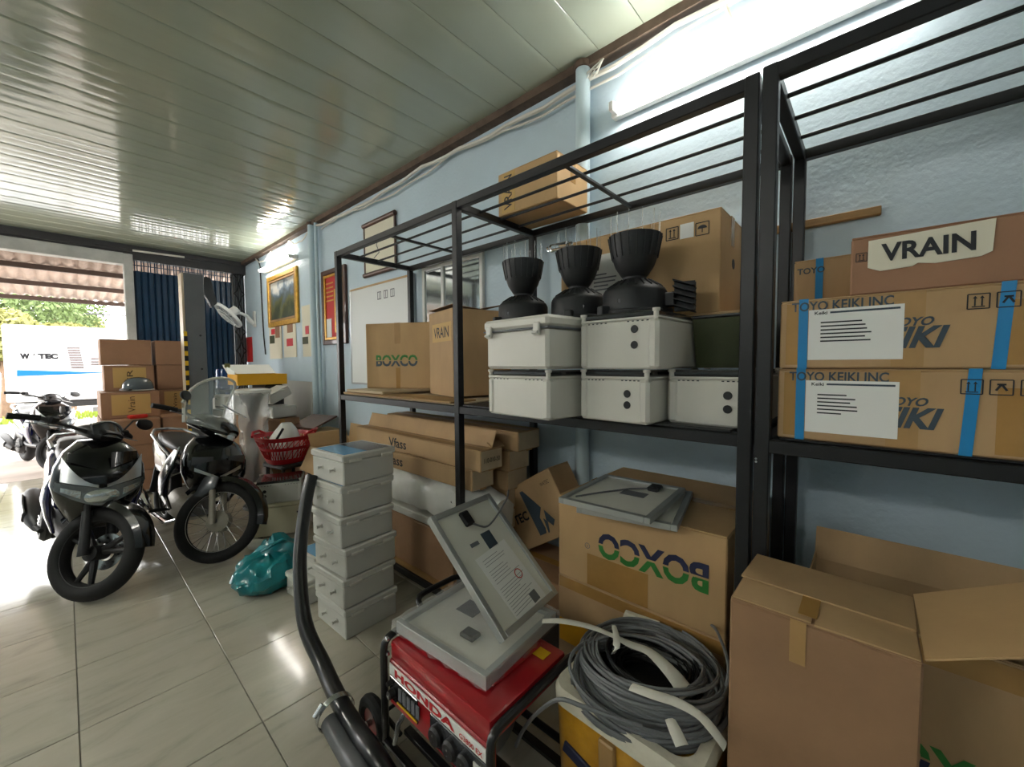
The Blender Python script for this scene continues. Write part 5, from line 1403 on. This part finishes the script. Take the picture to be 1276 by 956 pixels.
# ================================================================== motorbikes (local x forward, y left, z up)
def arc_fender(m, c, R, a0, a1, hw, th=.006, n=14):
    rr = []
    for i in range(n + 1):
        a = math.radians(a0 + (a1 - a0) * i / n); d = Vector((math.cos(a), 0, math.sin(a)))
        k = .75 + .25 * math.sin(PI * i / n); w_ = hw * k
        P = Vector(c) + d * R
        rr.append([P + Vector((0, -w_, 0)) - d * .045, P + Vector((0, -w_ * .8, 0)) - d * .008, P + d * .006, P + Vector((0, w_ * .8, 0)) - d * .008, P + Vector((0, w_, 0)) - d * .045,
                   P + Vector((0, w_ - th, 0)) - d * .045, P + Vector((0, w_ * .75, 0)) - d * (.008 + th), P - d * th, P + Vector((0, -w_ * .75, 0)) - d * (.008 + th), P + Vector((0, -w_ + th, 0)) - d * .045])
    m.rings(rr)
RY90 = Matrix.Rotation(PI / 2, 4, 'X')
def alloy_wheel(root, name, c, R, r, M, spoke_m):
    T = M @ Matrix.Translation(c) @ RY90
    m = MB(); m.torus((0, 0, 0), R - r, r, 44, 12, T, 1.05); w = part(m, name, 'black_rubber', root)
    m = MB(); m.lathe([(R - 1.75 * r, -.035), (R - 1.35 * r, -.042), (R - 1.35 * r, .042), (R - 1.75 * r, .035), (R - 1.95 * r, 0)], 44, T, cap=False); m.build('rim', spoke_m, w)
    m = MB(); m.lathe([(.045, -.05), (.045, .05), (.02, .055)], 20, T); m.build('hub', spoke_m, w)
    for k in range(3):
        m = MB()
        for da in (-.16, .16):
            a0, a1 = 2 * PI * k / 3 + .5, 2 * PI * k / 3 + .5 + da * 1.6
            m.tube([T @ Vector((.03 * math.cos(a0), .03 * math.sin(a0), 0)), T @ Vector(((R - 1.6 * r) * math.cos(a1), (R - 1.6 * r) * math.sin(a1), 0))], [.022, .014], 8)
        m.build('spoke', spoke_m, w)
    m = MB(); m.lathe([(.055, -.058), (.11, -.058), (.11, -.062), (.055, -.062)], 32, T, cap=False); m.build('brake_disc', 'steel_bright', w)
    for k in range(10 if name == 'front_wheel' else 0):
        hm = MB(); a = 2 * PI * k / 10; hm.lathe([(.008, -.057), (.008, -.0635)], 6, T @ Matrix.Translation((.085 * math.cos(a), .085 * math.sin(a), 0))); hm.build('disc_hole', 'ink', w)
    return w
def spoked_wheel(root, name, c, R, r, M, nsp=32):
    T = M @ Matrix.Translation(c) @ RY90
    m = MB(); m.torus((0, 0, 0), R - r, r, 48, 12, T, 1.0); w = part(m, name, 'black_rubber', root)
    m = MB(); m.lathe([(R - 1.95 * r, -.012), (R - 1.6 * r, -.026), (R - 1.55 * r, -.026), (R - 1.55 * r, .026), (R - 1.6 * r, .026), (R - 1.95 * r, .012)], 48, T, cap=False); m.build('rim', 'rim_bright', w)
    m = MB(); m.lathe([(.02, -.055), (.07, -.05), (.078, -.04), (.078, .02), (.05, .035), (.02, .05)], 28, T); h_ = m.build('hub_drum', 'rust_alloy', w)
    m = MB()
    for k in range(nsp):
        a = 2 * PI * k / nsp; s_ = 1 if k % 2 else -1; a2 = a + s_ * .42
        m.tube([T @ Vector((.07 * math.cos(a2), .07 * math.sin(a2), s_ * .025)), T @ Vector(((R - 1.8 * r) * math.cos(a), (R - 1.8 * r) * math.sin(a), 0))], .0016, 4)
    m.build('spokes', 'steel_bright', w)
    m = MB(); m.lathe([(.02, .05), (.02, -.07)], 12, T); m.build('axle', 'alloy', w)
    return w
def steer_matrix(ang, top=(.36, 0, .98), bot=(.60, 0, .40)):
    ax = (Vector(top) - Vector(bot)).normalized()
    return Matrix.Translation(top) @ Matrix.Rotation(ang, 4, ax) @ Matrix.Translation(-Vector(top))
def nose(y, cx, hx, hy, e=2.4): return cx + hx * max(0., 1 - min(1., abs(y) / hy) ** e) ** (1 / e)
LIN = [i / 10 for i in range(-10, 11)]

def scooter(label, loc, rz, steer, lean):
    t = thing('motor_scooter', label, 'motorbike', loc, (lean, 0, rz))
    Ms = steer_matrix(steer)
    alloy_wheel(t, 'front_wheel', (.66, 0, .28), .28, .05, Ms, 'black_plastic')
    alloy_wheel(t, 'rear_wheel', (-.62, 0, .275), .275, .055, Matrix.Identity(4), 'black_plastic')
    for s_ in (-1, 1):
        m = MB(); m.tube([(.66, s_ * .085, .27), (.63, s_ * .085, .36), (.565, s_ * .08, .52)], [.028, .026, .024], 12)
        m.tube([(.565, s_ * .08, .52), (.47, s_ * .08, .74)], .016, 10); m.xf(Ms); part(m, 'fork_leg', 'black_plastic', t)
    m = MB(); arc_fender(m, (.66, 0, .28), .325, 15, 150, .075); m.xf(Ms); part(m, 'front_fender', 'black_gloss', t)
    # body
    m = MB(); m.loft([((.44, 0, .40), .09, .05, PI / 2), ((.46, 0, .50), .15, .09, PI / 2), ((.49, 0, .60), .195, .125, PI / 2), ((.50, 0, .70), .222, .145, PI / 2), ((.47, 0, .80), .212, .145, PI / 2), ((.42, 0, .89), .175, .12, PI / 2), ((.36, 0, .955), .11, .085, PI / 2)], 28)
    part(m, 'front_cover', 'black_gloss', t)
    def nx(y, z, o=.008): return nose(y, .495 - .35 * max(0, z - .72), .15, .228) + o
    ys = [v * .205 for v in LIN]
    m = MB(); m.strip(ys, [.575 + .105 * (abs(v)) ** 1.5 for v in LIN], [.685 + .045 * abs(v) for v in LIN], lambda y, z: nx(y, z, .012), .02); hl = part(m, 'headlight', 'lens_grey', t)
    m = MB(); m.loft([((.64, 0, .635), .085, .048, 0), ((.655, 0, .635), .08, .045, 0), ((.668, 0, .635), .06, .033, 0), ((.674, 0, .635), .03, .016, 0)], 22, 2.2); m.build('main_lens', 'lens', hl)
    for s_ in (-1, 1):
        m = MB(); V = [i / 6 for i in range(7)]; m.strip([s_ * (.095 + v * .085) for v in V], [.63 + .045 * v for v in V], [.675 + .025 * v for v in V], lambda y, z: nx(y, z, .018), .01); m.build('side_lens', 'lens', hl)
    for s_ in (-1, 1):
        m = MB(); V = [i / 8 for i in range(9)]
        m.strip([s_ * (.02 + v * .165) for v in V], [.69 + .045 * v for v in V], [.705 + .03 * v + .14 * v * v for v in V], lambda y, z: nx(y, z, .014), .016); part(m, 'silver_accent', 'silver', t)
        m = MB(); m.strip([s_ * (.03 + v * .13) for v in V], [.80 + .05 * v for v in V], [.90 - .0 * v for v in V], lambda y, z: nx(y, z, .004), .01); part(m, 'upper_panel', 'black_gloss', t)
        m = MB(); m.loft([((.30, s_ * .17, .37), .012, .10, PI / 2), ((.30, s_ * .20, .48), .02, .12, PI / 2), ((.32, s_ * .215, .58), .025, .12, PI / 2), ((.36, s_ * .215, .67), .02, .09, PI / 2), ((.37, s_ * .205, .73), .01, .05, PI / 2)], 18); part(m, 'leg_shield', 'navy_gloss', t)
        m = MB(); m.loft([((.36, s_ * .226, .60), .012, .06, PI / 2), ((.39, s_ * .222, .66), .012, .05, PI / 2), ((.41, s_ * .21, .70), .008, .02, PI / 2)], 12); part(m, 'shield_trim', 'silver', t)
        m = MB(); m.loft([((.08, s_ * .13, .50), .03, .05, 0), ((-.15, s_ * .15, .56), .045, .11, 0), ((-.4, s_ * .15, .64), .045, .12, 0), ((-.66, s_ * .12, .73), .035, .08, 0), ((-.82, s_ * .07, .79), .02, .03, 0)], 18); part(m, 'side_panel', 'navy_gloss', t)
        m = MB(); m.loft([((.0, s_ * .165, .42), .02, .03, 0), ((-.2, s_ * .175, .45), .02, .045, 0), ((-.38, s_ * .17, .50), .012, .02, 0)], 12); part(m, 'lower_trim', 'black_plastic', t)
        m = MB(); m.tube([(.02, s_ * .2, .30), (-.1, s_ * .22, .30)], .016, 10); part(m, 'footpeg', 'black_rubber', t)
    m = MB(); m.loft([((.40, 0, .33), .14, .04, 0), ((.1, 0, .33), .17, .045, 0), ((-.15, 0, .36), .16, .06, 0)], 18); part(m, 'floor_pan', 'black_plastic', t)
    m = MB(); m.loft([((.30, 0, .42), .09, .10, 0), ((.1, 0, .48), .09, .12, 0), ((-.1, 0, .55), .12, .15, 0)], 18); part(m, 'tunnel', 'black_plastic', t)
    m = MB(); m.loft([((.10, 0, .70), .07, .03, -.2), ((.0, 0, .745), .12, .045, -.15), ((-.2, 0, .765), .15, .05, 0), ((-.38, 0, .785), .15, .05, .1), ((-.46, 0, .82), .14, .05, .1), ((-.65, 0, .835), .125, .045, .0), ((-.76, 0, .83), .08, .02, 0)], 22); part(m, 'seat', 'seat_vinyl', t)
    m = MB(); m.tube([(-.48, .155, .80), (-.62, .17, .845), (-.80, .13, .87), (-.87, 0, .875), (-.80, -.13, .87), (-.62, -.17, .845), (-.48, -.155, .80)], .014, 10); part(m, 'grab_rail', 'silver', t)
    m = MB(); m.loft([((-.80, 0, .76), .09, .045, 0), ((-.87, 0, .765), .07, .03, 0)], 14); part(m, 'tail_light', 'tail_red', t)
    m = MB(); arc_fender(m, (-.62, 0, .275), .33, 40, 165, .09); part(m, 'rear_fender', 'black_plastic', t)
    m = MB(); m.loft([((-.05, .1, .30), .06, .09, 0), ((-.3, .12, .29), .07, .10, 0), ((-.62, .12, .28), .06, .09, 0), ((-.72, .12, .28), .04, .06, 0)], 16); part(m, 'drive_case', 'black_plastic', t)
    m = MB(); m.lathe([(.11, 0), (.12, .03), (.10, .055), (.04, .06)], 24, Matrix.Translation((-.16, -.14, .30)) @ RY90); o = part(m, 'radiator_cover', 'black_plastic', t)
    for k in range(5): one_box((-.16, -.203, .25 + k * .025), (.14, .006, .006)).build('louver', 'grey_gloss', o)
    m = MB(); m.tube([(-.18, -.12, .2), (-.35, -.16, .2)], .02, 10); m.tube([(-.33, -.185, .24), (-.42, -.20, .28), (-.78, -.21, .38), (-.84, -.21, .395)], [.04, .062, .066, .05], 16); mf = part(m, 'muffler', 'black_plastic', t)
    m = MB(); m.loft([((-.44, -.262, .30), .012, .04, .2), ((-.6, -.272, .34), .014, .05, .2), ((-.74, -.27, .375), .01, .04, .2)], 14); m.build('heat_shield', 'grey_gloss', mf)
    for s_ in (-1, 1):
        m = MB(); m.tube([(-.55, s_ * .13, .33), (-.45, s_ * .13, .62)], .025, 10); part(m, 'rear_shock', 'alloy', t)
    m = MB(); m.tube([(-.1, .1, .26), (-.12, .26, .012)], .012, 8); part(m, 'side_stand', 'dark_steel', t)
    # handlebar turns with the fork
    m = MB(); m.tube([(.20, -.35, 1.02), (.24, -.28, 1.03), (.34, -.12, 1.0), (.36, 0, .985), (.34, .12, 1.0), (.24, .28, 1.03), (.20, .35, 1.02)], .012, 10); m.xf(Ms); hb = part(m, 'handlebar', 'dark_steel', t)
    m = MB(); m.loft([((.22, 0, 1.0), .05, .03, 0), ((.30, 0, 1.005), .09, .045, 0), ((.39, 0, .995), .10, .05, .2), ((.44, 0, .98), .075, .035, .3)], 18); m.xf(Ms); part(m, 'handlebar_cover', 'black_plastic', t)
    m = MB(); m.strip([v * .105 for v in LIN], [.985] * 21, [1.085 - .04 * v * v for v in LIN], lambda y, z: .46 - .75 * (z - .985) - 3.5 * y * y, .016); m.xf(Ms); part(m, 'visor', 'grey_gloss', t)
    m = MB(); m.tube([Ms @ Vector((.465 - .75 * (.10 - .04 * v * v) - .0386 * v * v, v * .105, 1.085 - .04 * v * v)) for v in LIN], .007, 6); part(m, 'visor_trim', 'silver', t)
    for s_ in (-1, 1):
        m = MB(); m.tube([(.20, s_ * .35, 1.02), (.235, s_ * .285, 1.03)], .019, 12); m.tube([(.20, s_ * .35, 1.02), (.17, s_ * .40, 1.01)], .019, 12); m.xf(Ms); m.build('grip', 'black_rubber', hb)
        m = MB(); m.tube([(.30, s_ * .2, 1.0), (.29, s_ * .28, .995), (.255, s_ * .38, .99)], [.012, .009, .006], 8, flat=.5); m.xf(Ms); m.build('brake_lever', 'alloy', hb)
        m = MB(); m.box((.26, s_ * .24, 1.03), (.05, .06, .05), .01); m.xf(Ms); m.build('switch_block', 'black_plastic', hb)
    m = MB(); m.tube([(.26, .24, 1.05), (.27, .27, 1.13), (.27, .33, 1.15)], .006, 6); m.lathe([(.02, -.012), (.055, -.006), (.06, .006), (.05, .012)], 18, Matrix.Translation((.27, .37, 1.12)) @ Matrix.Rotation(PI / 2, 4, 'Y') @ Matrix.Diagonal((.7, 1.2, 1, 1))); m.xf(Ms); m.build('mirror', 'black_plastic', hb)
    return t
def underbone(label, loc, rz, steer, lean):
    t = thing('motorbike', label, 'motorbike', loc, (lean, 0, rz))
    Ms = steer_matrix(steer, (.30, 0, .98), (.56, 0, .40))
    spoked_wheel(t, 'front_wheel', (.62, 0, .29), .29, .04, Ms)
    spoked_wheel(t, 'rear_wheel', (-.61, 0, .285), .285, .043, Matrix.Identity(4), 24)
    for s_ in (-1, 1):
        m = MB(); m.tube([(.62, s_ * .075, .27), (.60, s_ * .08, .33), (.535, s_ * .08, .50)], [.022, .022, .021], 12); m.tube([(.535, s_ * .08, .50), (.42, s_ * .075, .75)], .015, 10); m.xf(Ms); part(m, 'fork_leg', 'rust_alloy', t)
    m = MB(); arc_fender(m, (.62, 0, .29), .335, 5, 150, .07); m.xf(Ms); part(m, 'front_fender', 'black_gloss', t)
    for s_ in (-1, 1):
        m = MB(); m.loft([((.46, s_ * .085, .44), .012, .03, PI / 2), ((.50, s_ * .09, .52), .018, .06, PI / 2), ((.50, s_ * .085, .60), .012, .05, PI / 2)], 12); m.xf(Ms); part(m, 'fork_cover', 'grey_gloss', t)
    m = MB(); m.loft([((.36, 0, .46), .10, .05, PI / 2), ((.40, 0, .55), .16, .09, PI / 2), ((.43, 0, .64), .20, .12, PI / 2), ((.42, 0, .74), .205, .125, PI / 2), ((.37, 0, .83), .17, .10, PI / 2), ((.31, 0, .89), .11, .07, PI / 2)], 26); part(m, 'front_cover', 'black_gloss', t)
    for s_ in (-1, 1):
        m = MB(); m.loft([((.20, s_ * .19, .34), .012, .06, PI / 2), ((.20, s_ * .235, .45), .016, .10, PI / 2), ((.24, s_ * .25, .58), .016, .12, PI / 2), ((.28, s_ * .235, .70), .014, .10, PI / 2), ((.28, s_ * .2, .79), .01, .05, PI / 2)], 18); part(m, 'leg_shield', 'black_gloss', t)
        m = MB(); m.tube([(.22, s_ * .25, .44), (.33, s_ * .262, .58), (.37, s_ * .245, .70), (.33, s_ * .20, .82)], .006, 6); part(m, 'shield_trim', 'silver', t)
        m = MB(); m.loft([((.10, s_ * .09, .62), .02, .03, 0), ((-.1, s_ * .13, .60), .03, .09, 0), ((-.35, s_ * .14, .64), .035, .11, 0), ((-.6, s_ * .12, .72), .03, .07, 0), ((-.8, s_ * .07, .78), .02, .03, 0)], 18); part(m, 'side_panel', 'black_gloss', t)
        m = MB(); m.tube([(.05, s_ * .16, .66), (-.1, s_ * .168, .72), (-.4, s_ * .165, .77), (-.62, s_ * .14, .80)], .006, 6); part(m, 'side_trim', 'silver', t)
        m = MB(); m.loft([((-.02, s_ * .165, .60), .004, .02, .5), ((-.12, s_ * .172, .66), .005, .05, .5), ((-.24, s_ * .172, .70), .004, .02, .5)], 10); part(m, 'side_emblem', 'silver', t)
        m = MB(); m.tube([(-.52, s_ * .13, .33), (-.42, s_ * .13, .63)], .024, 10); part(m, 'rear_shock', 'dark_steel', t)
        m = MB(); m.tube([(.0, s_ * .13, .28), (.0, s_ * .26, .28)], .014, 8); part(m, 'footpeg', 'black_rubber', t)
        # front turn lamps in the cover
        m = MB(); V = [i / 6 for i in range(7)]
        m.strip([s_ * (.05 + v * .12) for v in V], [.735 - .03 * v for v in V], [.765 + .0 * v for v in V], lambda y, z: nose(y, .425, .128, .21) + .006, .01); part(m, 'turn_lamp', 'grey_gloss', t)
        m = MB(); m.strip([s_ * (.01 + v * .14) for v in V], [.60 + .06 * v for v in V], [.615 + .07 * v for v in V], lambda y, z: nose(y, .425, .128, .21) + .006, .01); part(m, 'chevron', 'silver', t)
    m = MB(); m.loft([((.18, 0, .62), .05, .03, -.3), ((.08, 0, .70), .085, .045, -.2), ((-.1, 0, .755), .125, .05, -.05), ((-.35, 0, .775), .14, .05, 0), ((-.55, 0, .80), .125, .045, 0), ((-.72, 0, .81), .09, .025, 0)], 22); part(m, 'seat', 'seat_vinyl', t)
    m = MB(); m.tube([(-.4, .155, .76), (-.58, .165, .82), (-.76, .11, .85), (-.82, 0, .855), (-.76, -.11, .85), (-.58, -.165, .82), (-.4, -.155, .76)], .012, 10); part(m, 'grab_rail', 'alloy', t)
    m = MB(); m.loft([((-.78, 0, .74), .07, .045, 0), ((-.86, 0, .75), .05, .03, 0)], 14); part(m, 'tail_light', 'tail_red', t)
    m = MB(); arc_fender(m, (-.61, 0, .285), .335, 35, 165, .075); part(m, 'rear_fender', 'black_plastic', t)
    m = MB(); m.loft([((.22, 0, .30), .09, .06, 0), ((.08, 0, .29), .13, .11, 0), ((-.12, 0, .30), .13, .12, 0), ((-.22, 0, .33), .08, .07, 0)], 18); o = part(m, 'engine', 'rust_alloy', t)
    for k in range(6): one_box((.2 + k * .016, 0, .33), (.006, .16, .13)).build('cooling_fin', 'alloy', o)
    m = MB(); m.tube([(.30, 0, .52), (.12, 0, .50), (-.1, 0, .52), (-.3, 0, .62)], .045, 12); part(m, 'frame_spine', 'black_plastic', t)
    m = MB(); m.tube([(.22, -.1, .24), (.05, -.15, .18), (-.25, -.17, .2), (-.35, -.19, .24)], .018, 10); m.tube([(-.33, -.19, .235), (-.42, -.2, .26), (-.82, -.2, .34), (-.86, -.2, .35)], [.03, .048, .05, .03], 16); part(m, 'muffler', 'chrome', t)
    m = MB(); m.box((-.35, .1, .3), (.52, .025, .08), .02, rot=(0, -.06, 0)); part(m, 'chain_case', 'black_plastic', t)
    m = MB(); m.tube([(-.08, .1, .24), (-.1, .28, .012)], .011, 8); part(m, 'side_stand', 'dark_steel', t)
    # turning head: bars, lamp, screen
    m = MB(); m.tube([(.14, -.34, 1.0), (.20, -.26, 1.01), (.28, -.1, .98), (.30, 0, .975), (.28, .1, .98), (.20, .26, 1.01), (.14, .34, 1.0)], .011, 10); m.xf(Ms); hb = part(m, 'handlebar', 'dark_steel', t)
    for s_ in (-1, 1):
        m = MB(); m.tube([(.10, s_ * .40, .99), (.14, s_ * .34, 1.0), (.185, s_ * .275, 1.008)], .018, 12); m.xf(Ms); m.build('grip', 'black_rubber', hb)
        m = MB(); m.tube([(.26, s_ * .18, .99), (.25, s_ * .26, .985), (.21, s_ * .37, .98)], [.012, .009, .006], 8, flat=.5); m.xf(Ms); m.build('brake_lever', 'alloy', hb)
        m = MB(); m.tube([(.22, s_ * .22, 1.0), (.22, s_ * .27, 1.1)], .006, 6); m.lathe([(.015, -.012), (.045, -.006), (.05, .006), (.04, .012)], 16, Matrix.Translation((.22, s_ * .31, 1.12)) @ Matrix.Rotation(PI / 2, 4, 'Y') @ Matrix.Diagonal((.7, 1.2, 1, 1))); m.xf(Ms); m.build('mirror', 'black_plastic', hb)
    m = MB(); m.loft([((.16, 0, .98), .09, .045, 0), ((.26, 0, .985), .145, .075, .1), ((.36, 0, .97), .15, .085, .25), ((.44, 0, .945), .12, .07, .35), ((.48, 0, .93), .07, .04, .4)], 22); m.xf(Ms); hc = part(m, 'headlamp_shell', 'black_gloss', t)
    m = MB(); m.strip([v * .11 for v in LIN], [.885 + .02 * v * v for v in LIN], [.985 - .03 * v * v for v in LIN], lambda y, z: .495 - .25 * (z - .9) - 5.5 * y * y, .02); m.xf(Ms); m.build('headlamp_lens', 'lens', hc)
    m = MB(); W_ = .28
    zt = [1.0 + .37 * math.sqrt(max(0.0, 1 - (abs(v) * .985) ** 2.3)) for v in LIN]
    def sx_(y, z): return .50 - .42 * (z - .92) - 3.0 * y * y
    m.strip([v * W_ for v in LIN], [.93] * 21, zt, sx_, .004, 6); m.xf(Ms); ws = part(m, 'windscreen', 'clear_screen', t)
    m = MB(); m.tube([Ms @ Vector((sx_(v * W_, zt[i]), v * W_, zt[i])) for i, v in enumerate(LIN)], .011, 6); m.build('screen_edge', 'film_white', ws)
    for s_ in (-1, 1):
        m = MB(); m.tube([Ms @ Vector((sx_(s_ * .276, z), s_ * .276, z)) for z in (.93, .97, 1.03)], .011, 6); m.build('screen_edge', 'film_white', ws)
    m = MB(); m.box((sx_(0, 1.2) + .002, 0, 1.16), (.004, .012, .38), rot=(0, -.4, 0)); m.xf(Ms); m.build('screen_rib', 'clear_screen', ws)
    m = MB(); m.box((sx_(0, 1.12) + .004, 0, 1.12), (.004, .40, .01)); m.xf(Ms); m.build('screen_bar', 'silver', ws)
    return t
def place_bike(fn, label, contact, head, steer, lean):
    """contact: floor point under the front wheel; head: unit heading on the floor"""
    hd = Vector(head).normalized(); rz = math.atan2(hd.y, hd.x)
    # the turned wheel touches the floor a little beside the straight one
    return fn(label, (contact[0] - hd.x * .64, contact[1] - hd.y * .64, 0), rz, steer, lean)
place_bike(scooter, 'black and navy scooter with a wide headlight and three-spoke wheels', (.05, 3.62), (.07, -1), .68, -.12)
place_bike(underbone, 'black motorbike with a clear windscreen and spoked wheels', (.68, 3.58), (.10, -.99), .80, -.13)
t = place_bike(scooter, 'dark scooter parked outside on the pavement by the street', (-.14, 8.55), (.25, -1), .5, -.06)
t.location.z = -.012
